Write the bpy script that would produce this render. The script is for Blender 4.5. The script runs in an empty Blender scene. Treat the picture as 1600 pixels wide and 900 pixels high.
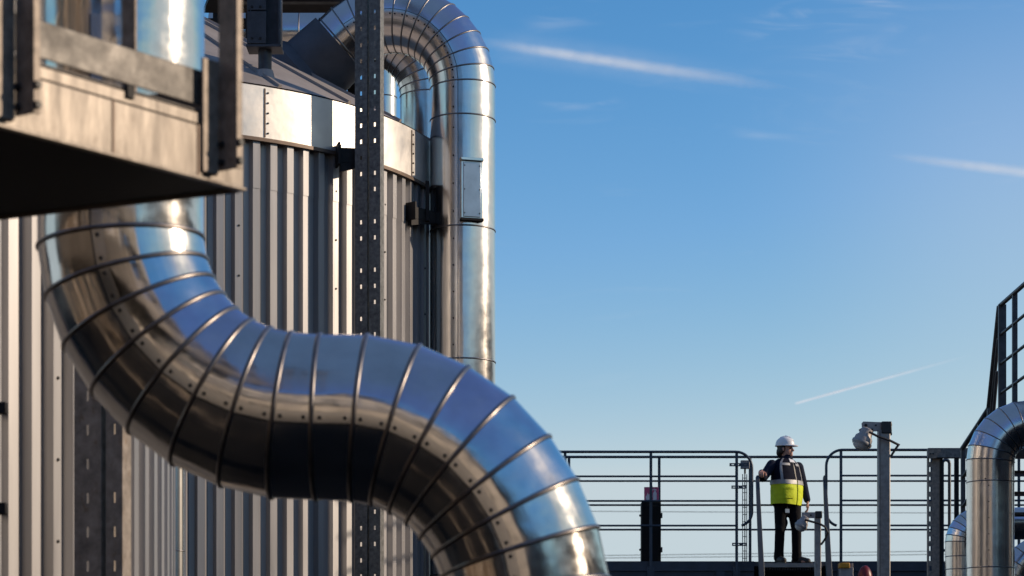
import bpy, bmesh, math, random
from mathutils import Vector, Matrix
random.seed(7)
R_ = math.radians
sc = bpy.context.scene
col = sc.collection

# ------------------------------------------------------------------ camera model
F = 3778.0            # focal length in photo pixels (1600 wide), level camera with a rise
HV = 1150.0           # photo row of the horizon
CZ = 1.6              # camera height
def P(u, v, Y):       # photo pixel + distance -> point
    return Vector(((u-800)/F*Y, Y, CZ+(HV-v)/F*Y))
SUN_AZ, SUN_EL = R_(89), R_(21)      # azimuth measured from +Y towards +X
SUN = Vector((math.sin(SUN_AZ)*math.cos(SUN_EL), math.cos(SUN_AZ)*math.cos(SUN_EL), math.sin(SUN_EL)))

# ------------------------------------------------------------------ materials
MATS = {}
def mat(name, base, rough=.5, metal=0., vary=.0, nscale=6., stretch=(1,1,1), bump=0., bscale=20., bdist=.01,
        rvary=0., spots=None, bstretch=None, spec=None, rolled=0.):
    m = bpy.data.materials.new(name); m.use_nodes = True
    nt = m.node_tree; N, L = nt.nodes, nt.links
    b = N['Principled BSDF']
    b.inputs['Base Color'].default_value = (*base, 1)
    b.inputs['Roughness'].default_value = rough
    b.inputs['Metallic'].default_value = metal
    if spec is not None: b.inputs['Specular IOR Level'].default_value = spec
    tc = N.new('ShaderNodeTexCoord')
    def mapped(s):
        mp = N.new('ShaderNodeMapping'); mp.inputs['Scale'].default_value = s
        L.new(tc.outputs['Object'], mp.inputs['Vector']); return mp.outputs[0]
    def noise(scale, s=(1,1,1), det=5, rg=.6):
        n = N.new('ShaderNodeTexNoise'); n.inputs['Scale'].default_value = scale
        n.inputs['Detail'].default_value = det; n.inputs['Roughness'].default_value = rg
        L.new(mapped(s), n.inputs['Vector']); return n.outputs['Fac']
    colr = None
    if vary > 0:
        f = noise(nscale, stretch)
        rp = N.new('ShaderNodeValToRGB')
        rp.color_ramp.elements[0].position = .3; rp.color_ramp.elements[1].position = .7
        rp.color_ramp.elements[0].color = (*[max(0, c*(1-vary)) for c in base], 1)
        rp.color_ramp.elements[1].color = (*[min(1, c*(1+vary)) for c in base], 1)
        L.new(f, rp.inputs[0]); colr = rp.outputs[0]
    if spots:
        c2, sscale, thr = spots
        f2 = noise(sscale, (1,1,.5), 6, .7)
        r2 = N.new('ShaderNodeValToRGB'); r2.color_ramp.elements[0].position = thr; r2.color_ramp.elements[1].position = thr+.12
        L.new(f2, r2.inputs[0])
        mx = N.new('ShaderNodeMix'); mx.data_type = 'RGBA'
        L.new(r2.outputs[0], mx.inputs['Factor'])
        if colr: L.new(colr, mx.inputs[6])
        else: mx.inputs[6].default_value = (*base, 1)
        mx.inputs[7].default_value = (*c2, 1); colr = mx.outputs[2]
    if colr: L.new(colr, b.inputs['Base Color'])
    if rvary > 0:
        f3 = noise(nscale*1.7, stretch)
        mr = N.new('ShaderNodeMapRange'); mr.inputs['To Min'].default_value = max(.03, rough-rvary); mr.inputs['To Max'].default_value = rough+rvary
        mr.inputs['From Min'].default_value = .3; mr.inputs['From Max'].default_value = .7
        L.new(f3, mr.inputs['Value']); L.new(mr.outputs[0], b.inputs['Roughness'])
    if bump > 0:
        bp = N.new('ShaderNodeBump'); bp.inputs['Strength'].default_value = bump; bp.inputs['Distance'].default_value = bdist
        L.new(noise(bscale, bstretch or stretch, 3), bp.inputs['Height']); L.new(bp.outputs[0], b.inputs['Normal'])
        if rolled:      # faint rolling lines that run along the sheet (UV: girth, length in metres)
            mp = N.new('ShaderNodeMapping'); mp.inputs['Scale'].default_value = (9, .5, 1); L.new(tc.outputs['UV'], mp.inputs['Vector'])
            n = N.new('ShaderNodeTexNoise'); n.inputs['Scale'].default_value = 1.6; n.inputs['Detail'].default_value = 3; L.new(mp.outputs[0], n.inputs['Vector'])
            b2 = N.new('ShaderNodeBump'); b2.inputs['Strength'].default_value = rolled; b2.inputs['Distance'].default_value = .01
            L.new(n.outputs['Fac'], b2.inputs['Height']); L.new(bp.outputs[0], b2.inputs['Normal']); L.new(b2.outputs[0], b.inputs['Normal'])
    MATS[name] = m
    return m

mat('pipe_metal', (.66,.635,.61), .145, 1, vary=.14, nscale=4, rvary=.08, bump=.36, bscale=2.6, bdist=.02, rolled=.22)
mat('bead_metal', (.22,.20,.19), .36, 1, vary=.2, nscale=20)
mat('far_pipe_metal', (.71,.68,.65), .20, 1, vary=.08, nscale=4, rvary=.05, bump=.15, bscale=2.0, bdist=.02, rolled=.22)
mat('far_bead_metal', (.22,.21,.21), .4, 1)
mat('lap_metal', (.72,.71,.69), .24, 1, vary=.08, nscale=8)
mat('gap_shade', (.02,.02,.02), .6)
mat('screw_dark', (.015,.015,.016), .5, .3)
mat('plate_metal', (.52,.55,.57), .38, 1, vary=.1, nscale=9)
mat('cladding', (.325,.32,.325), .42, .45, vary=.16, nscale=3, stretch=(2,2,.12), rvary=.08)
mat('rim_metal', (.66,.63,.59), .44, .65, vary=.10, nscale=2.2, rvary=.10, bump=.25, bscale=3, bdist=.02)
mat('roof_metal', (.33,.30,.28), .5, .15, vary=.14, nscale=3, stretch=(1,1,1))
mat('flashing', (.075,.08,.095), .55, .2, vary=.2, nscale=4)
mat('drip_edge', (.14,.10,.075), .5, .4, vary=.2, nscale=8)
mat('dark_zinc', (.15,.15,.145), .5, .35, vary=.45, nscale=30, spots=((.24,.225,.21), 60, .6))
mat('brown_zinc', (.25,.205,.165), .55, .2, vary=.4, nscale=25, spots=((.27,.22,.17), 40, .6))
mat('rust_zinc', (.27,.235,.20), .6, .05, vary=.35, nscale=16, spots=((.20,.14,.09), 26, .58), spec=.2)
mat('dark_steel', (.020,.019,.020), .6, .1, vary=.3, nscale=15, spec=.2)
mat('roof_steel', (.06,.065,.075), .5, .4, vary=.3, nscale=10)
mat('galvanised', (.20,.170,.140), .45, .25, vary=.16, nscale=9, stretch=(1.4,1.4,.3), rvary=.1, spots=((.095,.072,.052), 8, .54), bump=.15, bscale=50, bdist=.004)
mat('galvanised_board', (.09,.08,.07), .5, .15, vary=.25, nscale=8, rvary=.1, bump=.15, bscale=40, bdist=.004)
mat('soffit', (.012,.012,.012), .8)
mat('rail_paint', (.042,.058,.08), .42, .2, vary=.2, nscale=8)
mat('stile_paint', (.055,.065,.075), .5, .1, vary=.15, nscale=6)
mat('beam_paint', (.030,.042,.062), .5, .1, vary=.25, nscale=5)
mat('grating', (.10,.10,.105), .6, .4, vary=.3, nscale=12)
mat('cabinet_black', (.008,.008,.008), .6, 0, vary=.2, nscale=6, spec=.15)
mat('sign_red', (.62,.10,.20), .5)
mat('sign_white', (.80,.72,.74), .5)
mat('pole_zinc', (.32,.295,.27), .5, .35, vary=.25, nscale=14, spots=((.27,.25,.23), 22, .6))
mat('black_plastic', (.018,.018,.019), .45)
mat('lamp_grey', (.34,.315,.30), .5, .1, vary=.15, nscale=18)
mat('lamp_glass', (.62,.60,.58), .25, 0)
mat('cable', (.015,.015,.016), .5)
mat('yellow_paint', (.55,.27,.02), .5, 0, vary=.1)
mat('red_paint', (.15,.012,.012), .4, 0)
mat('box_grey', (.30,.30,.30), .5, .2, vary=.2)
mat('wire', (.10,.11,.13), .6, .3)
mat('skin', (.52,.27,.19), .5, vary=.12, nscale=30)
mat('hair', (.025,.016,.012), .6, vary=.4, nscale=120)
mat('navy_cloth', (.012,.016,.034), .85, vary=.25, nscale=40, bump=.5, bscale=14, bdist=.02, spec=.15)
mat('vest_navy', (.004,.006,.017), .8, vary=.25, nscale=40, bump=.4, bscale=10, bdist=.02, spec=.1)
mat('vest_yellow', (.62,.72,.015), .75, vary=.10, nscale=14, bump=.5, bscale=9, bdist=.025)
mat('reflective', (.34,.335,.33), .45, .1, vary=.08, nscale=20)
mat('trouser_black', (.007,.007,.009), .85, vary=.25, nscale=40, bump=.5, bscale=12, bdist=.02, spec=.15)
mat('boot', (.025,.020,.017), .6, vary=.3, nscale=30)
mat('helmet_white', (.78,.78,.78), .35)
mat('eye', (.02,.015,.012), .2)
mat('badge', (.45,.55,.62), .3)
mat('ground', (.018,.017,.016), .85, vary=.3, nscale=.35, spots=((.030,.027,.024), 1.3, .58), bump=.3, bscale=30, spec=.08)
mat('added_brick_hall', (.17,.10,.07), .8, vary=.2, nscale=2)
mat('bronze_hall', (.10,.068,.042), .7, vary=.25, nscale=.8)
mat('hall_wall', (.10,.095,.09), .7, vary=.2, nscale=1)
mat('pale_tank', (.52,.46,.39), .6, vary=.1, nscale=1.2)
mat('hall_glass', (.05,.06,.07), .1)
def contrail_mat(name, dens, colr=(1,.97,.95)):
    m = bpy.data.materials.new(name); m.use_nodes = True; nt = m.node_tree
    nt.nodes.remove(nt.nodes['Principled BSDF'])
    v = nt.nodes.new('ShaderNodeVolumeScatter'); v.inputs['Color'].default_value = (*colr, 1)
    v.inputs['Density'].default_value = dens; v.inputs['Anisotropy'].default_value = .1
    nt.links.new(v.outputs[0], nt.nodes['Material Output'].inputs['Volume'])
    MATS[name] = m
contrail_mat('contrail_ice', .0022)
contrail_mat('contrail_thin_ice', .008)
contrail_mat('contrail_faint_ice', .0018)

# ------------------------------------------------------------------ object helpers
ORG = {}
def tag(o, label=None, cat=None, group=None, kind=None):
    if label: o['label'] = label
    if cat: o['category'] = cat
    if group: o['group'] = group
    if kind: o['kind'] = kind
    return o
def thing(name, loc, label, cat, group=None):
    o = bpy.data.objects.new(name, None); col.objects.link(o)
    o.empty_display_size = .2
    o.location = loc; ORG[o.name] = Vector(loc)
    return tag(o, label, cat, group)

class MB:
    def __init__(s): s.bm = bmesh.new()
    def face(s, vs):
        try: return s.bm.faces.new(vs)
        except ValueError: return None
    def v(s, p): return s.bm.verts.new(p)
    def hexa(s, pts):                     # 8 points: bottom 4, top 4 (same winding)
        v = [s.v(p) for p in pts]
        for f in ((3,2,1,0),(4,5,6,7),(0,1,5,4),(1,2,6,5),(2,3,7,6),(3,0,4,7)): s.face([v[i] for i in f])
        return s
    def box(s, c, size, rot=None):
        c = Vector(c); hx, hy, hz = [q/2 for q in size]
        pts = [Vector(q) for q in ((-hx,-hy,-hz),(hx,-hy,-hz),(hx,hy,-hz),(-hx,hy,-hz),(-hx,-hy,hz),(hx,-hy,hz),(hx,hy,hz),(-hx,hy,hz))]
        if rot: pts = [rot @ q for q in pts]
        return s.hexa([c+q for q in pts])
    def bar(s, a, b, w, d, up=Vector((0,0,1))):   # rectangular bar a->b ; w across, d along 'up'-ish
        a, b = Vector(a), Vector(b); t = (b-a).normalized()
        if abs(t.dot(up)) > .98: up = Vector((0,1,0))
        x = t.cross(up).normalized(); y = x.cross(t).normalized()
        q = [(-w/2,-d/2),(w/2,-d/2),(w/2,d/2),(-w/2,d/2)]
        return s.hexa([a+x*i+y*j for i,j in q]+[b+x*i+y*j for i,j in q])
    def prism(s, poly, ext):              # planar polygon extruded by ext
        ext = Vector(ext); a = [s.v(p) for p in poly]; b = [s.v(Vector(p)+ext) for p in poly]; n = len(a)
        s.face(a[::-1]); s.face(b)
        for i in range(n): s.face([a[i], a[(i+1)%n], b[(i+1)%n], b[i]])
        return s
    def loft(s, rings, cap=True, close=True):
        vr = [[s.v(p) for p in r] for r in rings]; n = len(vr[0])
        for a, b in zip(vr, vr[1:]):
            for i in range(n if close else n-1):
                s.face([a[i], a[(i+1)%n], b[(i+1)%n], b[i]])
        if cap and close: s.face(vr[0][::-1]); s.face(vr[-1])
        return vr
    def cyl(s, a, b, r0, r1=None, seg=16, cap=True):
        a, b = Vector(a), Vector(b); r1 = r0 if r1 is None else r1
        t = (b-a).normalized(); x = t.orthogonal().normalized(); y = t.cross(x)
        rg = lambda c, r: [c+(x*math.cos(2*math.pi*k/seg)+y*math.sin(2*math.pi*k/seg))*r for k in range(seg)]
        s.loft([rg(a, r0), rg(b, r1)], cap); return s
    def tube(s, pts, r, seg=10, rr=None):  # smooth tube with mitred joints
        rings, _ = mitre(pts, r, seg, rr=rr); s.loft(rings); return s
    def ell(s, c, rad, rot=None, seg=16, rows=10):
        c = Vector(c); rings = []
        for i in range(1, rows):
            th = math.pi*i/rows
            ring = []
            for k in range(seg):
                ph = 2*math.pi*k/seg
                q = Vector((rad[0]*math.sin(th)*math.cos(ph), rad[1]*math.sin(th)*math.sin(ph), -rad[2]*math.cos(th)))
                ring.append(c+(rot @ q if rot else q))
            rings.append(ring)
        vr = s.loft(rings, cap=False)
        top = Vector((0,0,rad[2])); 
        pt = s.v(c+(rot @ top if rot else top)); pb = s.v(c-(rot @ top if rot else top))
        for k in range(seg):
            s.face([vr[-1][k], vr[-1][(k+1)%seg], pt]); s.face([vr[0][(k+1)%seg], vr[0][k], pb])
        return s
    def limb(s, pts, rads, seg=14):
        pts = [Vector(p) for p in pts]
        for (a, ra), (b, rb) in zip(zip(pts, rads), zip(pts[1:], rads[1:])): s.cyl(a, b, ra, rb, seg)
        for p, r in zip(pts, rads): s.ell(p, (r, r, r), None, seg, 8)
        return s
    def cells(s, org, ux, uy, un, xs, ys, thick, hole):   # plate of grid cells with holes: faces only where filled
        nx, ny = len(xs)-1, len(ys)-1; cache = {}
        def vt(i, j, k):
            if (i,j,k) not in cache: cache[(i,j,k)] = s.v(org+ux*xs[i]+uy*ys[j]+un*(thick*k))
            return cache[(i,j,k)]
        fill = lambda i, j: 0 <= i < nx and 0 <= j < ny and not hole(i, j)
        for i in range(nx):
            for j in range(ny):
                if not fill(i, j): continue
                s.face([vt(i,j,1), vt(i+1,j,1), vt(i+1,j+1,1), vt(i,j+1,1)])
                s.face([vt(i,j,0), vt(i,j+1,0), vt(i+1,j+1,0), vt(i+1,j,0)])
                if not fill(i-1,j): s.face([vt(i,j,0), vt(i,j,1), vt(i,j+1,1), vt(i,j+1,0)])
                if not fill(i+1,j): s.face([vt(i+1,j,0), vt(i+1,j+1,0), vt(i+1,j+1,1), vt(i+1,j,1)])
                if not fill(i,j-1): s.face([vt(i,j,0), vt(i+1,j,0), vt(i+1,j,1), vt(i,j,1)])
                if not fill(i,j+1): s.face([vt(i,j+1,0), vt(i,j+1,1), vt(i+1,j+1,1), vt(i+1,j+1,0)])
        return s
    def build(s, name, m, parent=None, sharp=30, org=None, bevel=0):
        bm = s.bm; bmesh.ops.recalc_face_normals(bm, faces=bm.faces)
        if parent is not None: o0 = ORG[parent.name]
        else: o0 = Vector(org) if org is not None else Vector((0,0,0))
        if o0.length: bmesh.ops.translate(bm, verts=bm.verts, vec=-o0)
        me = bpy.data.meshes.new(name); bm.to_mesh(me); bm.free()
        me.polygons.foreach_set('use_smooth', [True]*len(me.polygons))
        if sharp is not None: me.set_sharp_from_angle(angle=R_(sharp))
        me.materials.append(MATS[m])
        o = bpy.data.objects.new(name, me); col.objects.link(o)
        if parent is not None: o.parent = parent
        else: o.location = o0
        ORG[o.name] = o0
        if bevel:
            b = o.modifiers.new('bevel', 'BEVEL'); b.width = bevel; b.segments = 2; b.limit_method = 'ANGLE'
        return o

def mitre(pts, r, seg, e1=None, rr=None):
    """rings of a cylinder following pts with exact mitred joints; returns rings and joint normals"""
    pts = [Vector(p) for p in pts]; n = len(pts)
    t = [(pts[i+1]-pts[i]).normalized() for i in range(n-1)]
    x = (e1 - t[0]*e1.dot(t[0])).normalized() if e1 is not None else t[0].orthogonal().normalized()
    y = t[0].cross(x)
    rings, norms = [], []
    off = [(x*math.cos(2*math.pi*k/seg)+y*math.sin(2*math.pi*k/seg))*r for k in range(seg)]
    cur = [pts[0]+o for o in off]; rings.append(cur); norms.append(t[0].copy())
    for i in range(1, n):
        nn = (t[i-1]+t[i]).normalized() if i < n-1 else t[i-1]
        cur = [q+t[i-1]*((pts[i]-q).dot(nn)/t[i-1].dot(nn)) for q in cur]
        rings.append(cur); norms.append(nn)
    if rr:
        rings = [[pts[i]+(q-pts[i])*rr[i] for q in rg] for i, rg in enumerate(rings)]
    return rings, norms

def copy_part(o, parent, mtx):
    c = o.copy(); col.objects.link(c); c.parent = parent
    c.matrix_local = mtx; ORG[c.name] = ORG[parent.name]
    return c
SCREW = {}
def screw_mesh(r):
    if r not in SCREW:
        b = MB(); b.cyl((0,0,-.002), (0,0,r*.7), r, r*.8, 8); bm = b.bm
        bmesh.ops.recalc_face_normals(bm, faces=bm.faces)
        me = bpy.data.meshes.new('screw'); bm.to_mesh(me); bm.free(); me.materials.append(MATS['screw_dark']); SCREW[r] = me
    return SCREW[r]
def screw(parent, p, n, r, name='screw'):
    o = bpy.data.objects.new(name, screw_mesh(r)); col.objects.link(o); o.parent = parent
    n = Vector(n).normalized()
    o.matrix_local = Matrix.Translation(Vector(p)-ORG[parent.name]) @ n.to_track_quat('Z', 'Y').to_matrix().to_4x4()
    return o

def clad_pipe(root, pts, r, ring_at, m, mb, bead, front, seam=None, seg=96, sharp_rings=True, screw_r=.007, screw_gap=.0):
    """sheet-clad pipe: mitred gores, a bead round each joint, an optional lap seam with screws"""
    jr = random.Random(len(pts)*31+int(r*1e4)); rings, norms = mitre(pts, r, seg, front, rr=[1+jr.uniform(-.005, .005) for _ in pts])
    b = MB(); vr = b.loft(rings, cap=True)
    o = b.build('pipe_cladding', m, root, sharp=None)
    # sharp creases at the joints
    me = o.data; at = me.attributes.new('sharp_edge', 'BOOLEAN', 'EDGE') if 'sharp_edge' not in me.attributes else me.attributes['sharp_edge']
    nseg = seg
    uvl = me.uv_layers.new(name='UVMap'); run = [0.]
    for i in range(1, len(pts)): run.append(run[-1]+(Vector(pts[i])-Vector(pts[i-1])).length)
    for p_ in me.polygons:
        ks = [me.loops[l].vertex_index % seg for l in p_.loop_indices]; wrap = max(ks)-min(ks) > seg/2
        for l, k in zip(p_.loop_indices, ks):
            i = me.loops[l].vertex_index//seg
            uvl.data[l].uv = ((k+(seg if wrap and k < seg/2 else 0))/seg*2*math.pi*r, run[min(i, len(run)-1)])
    for e in me.edges:
        i, j = e.vertices
        if i//nseg == j//nseg and i < nseg*len(rings): at.data[e.index].value = True
    for i in ring_at:
        c = Vector(pts[i]); nn = norms[i]; prof = []
        k = 8
        secs = []
        for q in range(0, seg, 2):
            o_ = rings[i][q]-c; oh = o_.normalized()
            secs.append([c+o_+oh*(bead*(math.cos(2*math.pi*a/k)*.8))+nn*(bead*math.sin(2*math.pi*a/k)) for a in range(k)])
        bb = MB(); vs = [[bb.v(p) for p in s_] for s_ in secs]
        for a in range(len(vs)):
            n2 = vs[(a+1)%len(vs)]
            for q in range(k): bb.face([vs[a][q], vs[a][(q+1)%k], n2[(q+1)%k], n2[q]])
        bb.build('seam_bead', mb, root, sharp=None)
    if seam:
        a0, a1, segs = seam         # angles in degrees from 'front', list of segment indices covered
        k0, k1 = round(a0/360*seg), round(a1/360*seg)
        lift = r*.008
        for (s0, s1) in segs:
            sb, db = MB(), MB()
            for i in range(s0, s1):
                A, B = rings[i], rings[i+1]
                def row(rg, c, d): return [c+(rg[k % seg]-c)*(1+d/r) for k in range(k0, k1+1)]
                A1, B1 = row(A, Vector(pts[i]), lift), row(B, Vector(pts[i+1]), lift)
                A0, B0 = row(A, Vector(pts[i]), -lift), row(B, Vector(pts[i+1]), -lift)
                ra = [A1[0]] + A1[1:] + A0[::-1]; rb = [B1[0]] + B1[1:] + B0[::-1]
                sb.loft([ra, rb])
                # dark strip standing in for the shaded gap along the lap's outer edge
                cA, cB = Vector(pts[i]), Vector(pts[i+1])
                def ln(rg, c):
                    q = rg[k1 % seg]-c; q2 = rg[(k1+1) % seg]-c; q = q*(1+lift*1.2/r)
                    w = (q2-q).normalized()*(r*.016)
                    return [c+q-w*.2, c+q+w, c+(q+w)*(1-.01), c+(q-w*.2)*(1-.01)]
                db.loft([ln(A, cA), ln(B, cB)])
            lap = sb.build('lap_seam', 'lap_metal', root, sharp=25)
            db.build('gap_shade_line', 'gap_shade', root, sharp=25)
            km = (k0+k1)/2
            for i in range(s0, s1):
                A, B = rings[i], rings[i+1]; L = (Vector(pts[i+1])-Vector(pts[i])).length
                k = int(round(km)) % seg
                n_s = 2 if L < .45 else max(2, int(L/.22))
                for q in range(n_s):
                    f = (q+.5)/n_s if n_s > 2 else (.2, .8)[q]
                    p = A[k].lerp(B[k], f); c = Vector(pts[i]).lerp(Vector(pts[i+1]), f); n = (p-c)
                    t = (Vector(pts[i+1])-Vector(pts[i])).normalized(); n -= t*n.dot(t)
                    screw(root, p+n.normalized()*lift, n, screw_r)
    return rings, norms

# ------------------------------------------------------------------ ground
g = MB(); g.face([g.v(p) for p in ((-9000,-9000,0),(9000,-9000,0),(9000,9000,0),(-9000,9000,0))])
tag(g.build('ground', 'ground', None), kind='structure')

# ------------------------------------------------------------------ clad storage tanks
def storage_tank(cx, cy, R, zb, zt, label, group, nrib, lap_z, roof_h=0., seam_angles=()):
    root = thing('storage_tank', (cx, cy, 0), label, 'tank', group)
    def clad(z0, z1, dr):
        b = MB(); prof = []
        p = 2*math.pi/nrib
        for k in range(nrib):
            a = k*p
            for f, d in ((0.0, 0), (.31, 0), (.38, .056), (.77, .056)):
                # f along the pitch, d outwards
                prof.append((a+f*p, R+d+dr))
        ring = lambda z: [Vector((cx+r*math.sin(a), cy-r*math.cos(a), z)) for a, r in prof]
        b.loft([ring(z0), ring(z1)], cap=False)
        return b.build('cladding', 'cladding', root, sharp=5)
    clad(0, lap_z, 0); clad(lap_z-.05, zb+.02, .004)
    RB = R+.075
    seg = 144
    ringf = lambda rad, z: [Vector((cx+rad*math.sin(2*math.pi*k/seg), cy-rad*math.cos(2*math.pi*k/seg), z)) for k in range(seg)]
    b = MB(); b.loft([ringf(RB, zb+.028), ringf(RB, zt), ringf(RB-.03, zt+.012), ringf(RB-.2, zt+.012)], cap=False)
    rim = b.build('rim_band', 'rim_metal', root, sharp=35)
    b = MB(); b.loft([ringf(R-.02, zb), ringf(RB+.012, zb-.004), ringf(RB+.012, zb+.026), ringf(R-.02, zb+.028)], cap=False)
    b.build('drip_edge', 'drip_edge', root)
    if roof_h:
        b = MB(); vr = [b.v(p) for p in ringf(RB-.02, zt+.02)]; ap = b.v((cx, cy, zt+roof_h))
        vm = [b.v(p) for p in ringf(RB*.5, zt+.02+(roof_h-.02)*.5)]
        n = len(vr)
        for i in range(n):
            b.face([vr[i], vr[(i+1)%n], vm[(i+1)%n], vm[i]]); b.face([vm[i], vm[(i+1)%n], ap])
        b.build('roof', 'roof_metal', root, sharp=20)
        for deg in range(-20, 150, 14):
            a = R_(deg); d = Vector((math.sin(a), -math.cos(a), 0))
            p0 = Vector((cx, cy, 0))+d*(RB-.03)+Vector((0,0,zt+.035)); p1 = Vector((cx, cy, zt+roof_h+.01))+d*.03
            q = MB(); q.bar(p0, p1, .03, .03); q.build('roof_seam', 'roof_metal', root)
    else:
        b = MB(); b.loft([ringf(RB-.02, zt+.013), ringf(.3, zt+1.6)], cap=True); b.build('roof', 'roof_metal', root)
    for deg in seam_angles:
        a = R_(deg); d = Vector((math.sin(a), -math.cos(a), 0)); t = Vector((math.cos(a), math.sin(a), 0))
        c = Vector((cx, cy, 0))+d*(RB+.002)
        q = MB(); q.box(c+Vector((0,0,(zb+zt)/2+.01)), (.012, .008, zt-zb-.05), Matrix.Rotation(a, 3, 'Z')); q.build('rim_seam', 'drip_edge', root)
        for k in range(5): screw(root, c+t*.03+Vector((0,0,zb+.07+k*(zt-zb-.12)/4)), d, .009)
    return root
TCX, TCY, TR = -3.79, 23.0, 3.06
ZB, ZT = CZ+5.01, CZ+5.47
tank = storage_tank(TCX, TCY, TR, ZB, ZT, 'big corrugated silver tank with bright rim band and cone roof behind the arched pipe', 'corrugated storage tanks', 120,
             CZ+4.66, 1.78, (-10, 8, 33, 67))
LTX, LTY, LTR = -5.08, 13.9, 3.06
tank2 = storage_tank(LTX, LTY, LTR, ZB, ZT, 'nearer corrugated tank wall at the left edge behind the curving foreground pipe', 'corrugated storage tanks', 120, 5.62, 0)
# screws along some cladding crests
for tk, (cx, cy, R), degs, zs in ((tank, (TCX,TCY,TR), (29, 45, 58.5, 72), [4.2+.42*k for k in range(6)]), (tank2, (LTX,LTY,LTR), (62, 69.0), [2.6+.42*k for k in range(6)])):
    p = 2*math.pi/120
    for dg in degs:
        k = math.floor(R_(dg)/p); a = (k+.60)*p
        d = Vector((math.sin(a), -math.cos(a), 0))
        for z in zs: screw(tk, Vector((cx, cy, z))+d*(R+.056), d, .010)

# ------------------------------------------------------------------ foreground S pipe
FY = 9.2; FR = 129/F*FY
fp = thing('insulated_pipe', P(189, 900, FY)*1, 'huge shiny metal pipe sweeping in an S bend across the foreground', 'pipe')
fp.location.z = 0; ORG[fp.name] = fp.location.copy()
uv = [(189, -260), (189, 60), (189, 380)]
heads = [81,70,58,47,36,24,13,3, 1, 11,24,34,47,57,67,78]
lens = [57]*8+[65]+[57.5]*7
x, y = 189, 380
for h, l in zip(heads, lens):
    x += l*math.cos(R_(h)); y += l*math.sin(R_(h)); uv.append((x, y))
uv += [(x+3, y+58), (x+3, y+240), (x+3, HV+CZ*F/FY)]
pts = [P(u, v, FY) for u, v in uv]
clad_pipe(fp, pts, FR, list(range(2, len(pts)-1)), 'pipe_metal', 'bead_metal', .0098, Vector((0,-1,0)), seam=(2, 13, [(1, 2), (2, 11), (11, len(pts)-2)]), screw_r=.0085)

# ------------------------------------------------------------------ arched pipe beside the tank
AY = 22.15; AR = 51.0/F*AY
ap = thing('insulated_pipe', (P(723, 500, AY).x, AY, 0), 'shiny arched pipe rising from the tank roof and dropping down its right side', 'pipe')
s_ = AY/F
base_v = Vector((P(520, 0, 22.35).x, 22.35, 0)); top_v = Vector((P(723, 0, AY).x, AY, 0))
e_l = (base_v-top_v).normalized()
cen = top_v + e_l*(113*s_) + Vector((0,0,CZ+(HV-138)*s_))
pts = [Vector((top_v.x, AY, 0))] + [Vector((top_v.x, AY, CZ+(HV-v)*s_)) for v in (900, 733, 567, 362, 190)]
n_g = 13; end = 136
for k in range(n_g+1):
    th = R_(end*k/n_g); pts.append(cen + (-e_l*math.cos(th)+Vector((0,0,1))*math.sin(th))*(113*s_))
tdir = (pts[-1]-pts[-2]).normalized()
stub = pts[-1]+tdir*.75; pts.append(stub)
clad_pipe(ap, pts, AR, list(range(1, len(pts)-1)), 'far_pipe_metal', 'far_bead_metal', .008, Vector((0,-1,0)), seam=(-17, -6, [(0, 5), (5, 18)]), screw_r=.009)
# tapered dark flashing where it meets the roof
b = MB(); x_ = tdir.orthogonal().normalized(); y_ = tdir.cross(x_)
ring = lambda c, r: [c+(x_*math.cos(2*math.pi*k/40)+y_*math.sin(2*math.pi*k/40))*r for k in range(40)]
p0 = pts[-2]
b.loft([ring(p0+tdir*.02, AR+.005), ring(p0+tdir*.02, AR+.03), ring(p0+tdir*.36, AR+.045), ring(p0+tdir*.44, AR+.16), ring(p0+tdir*1.0, AR+.20)])
b.build('roof_flashing', 'flashing', ap)
# inspection plate
pc = Vector((top_v.x, AY, CZ+(HV-308)*s_))
n_p = Vector((.28, -.96, 0)).normalized(); t_p = Vector((.96, .28, 0)).normalized()
c = pc+n_p*(AR+.002); hw, hh = 14.5*s_, 43*s_
def plate(cx_, cz_, w, h, d0, d1, name, m, parent):
    b = MB(); q = [c+t_p*(cx_+sx*w)+Vector((0,0,cz_+sz*h))+n_p*d for d in (d0, d1) for sx, sz in ((-1,-1),(1,-1),(1,1),(-1,1))]
    b.hexa(q); return b.build(name, m, parent, bevel=.002)
plate(0, 0, hw+.012, hh+.012, -.06, .012, 'hatch_frame', 'lap_metal', ap)
hp = plate(0, 0, hw-.006, hh-.006, .012, .026, 'inspection_plate', 'plate_metal', ap)
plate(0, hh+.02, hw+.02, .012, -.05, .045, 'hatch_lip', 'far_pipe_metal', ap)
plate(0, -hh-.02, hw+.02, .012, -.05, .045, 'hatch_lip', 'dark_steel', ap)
for sx in (-1, 1):
    for f in (-.85, 0, .85): screw(hp, c+t_p*(sx*(hw-.015))+Vector((0,0,f*hh))+n_p*.026, n_p, .007)

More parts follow.
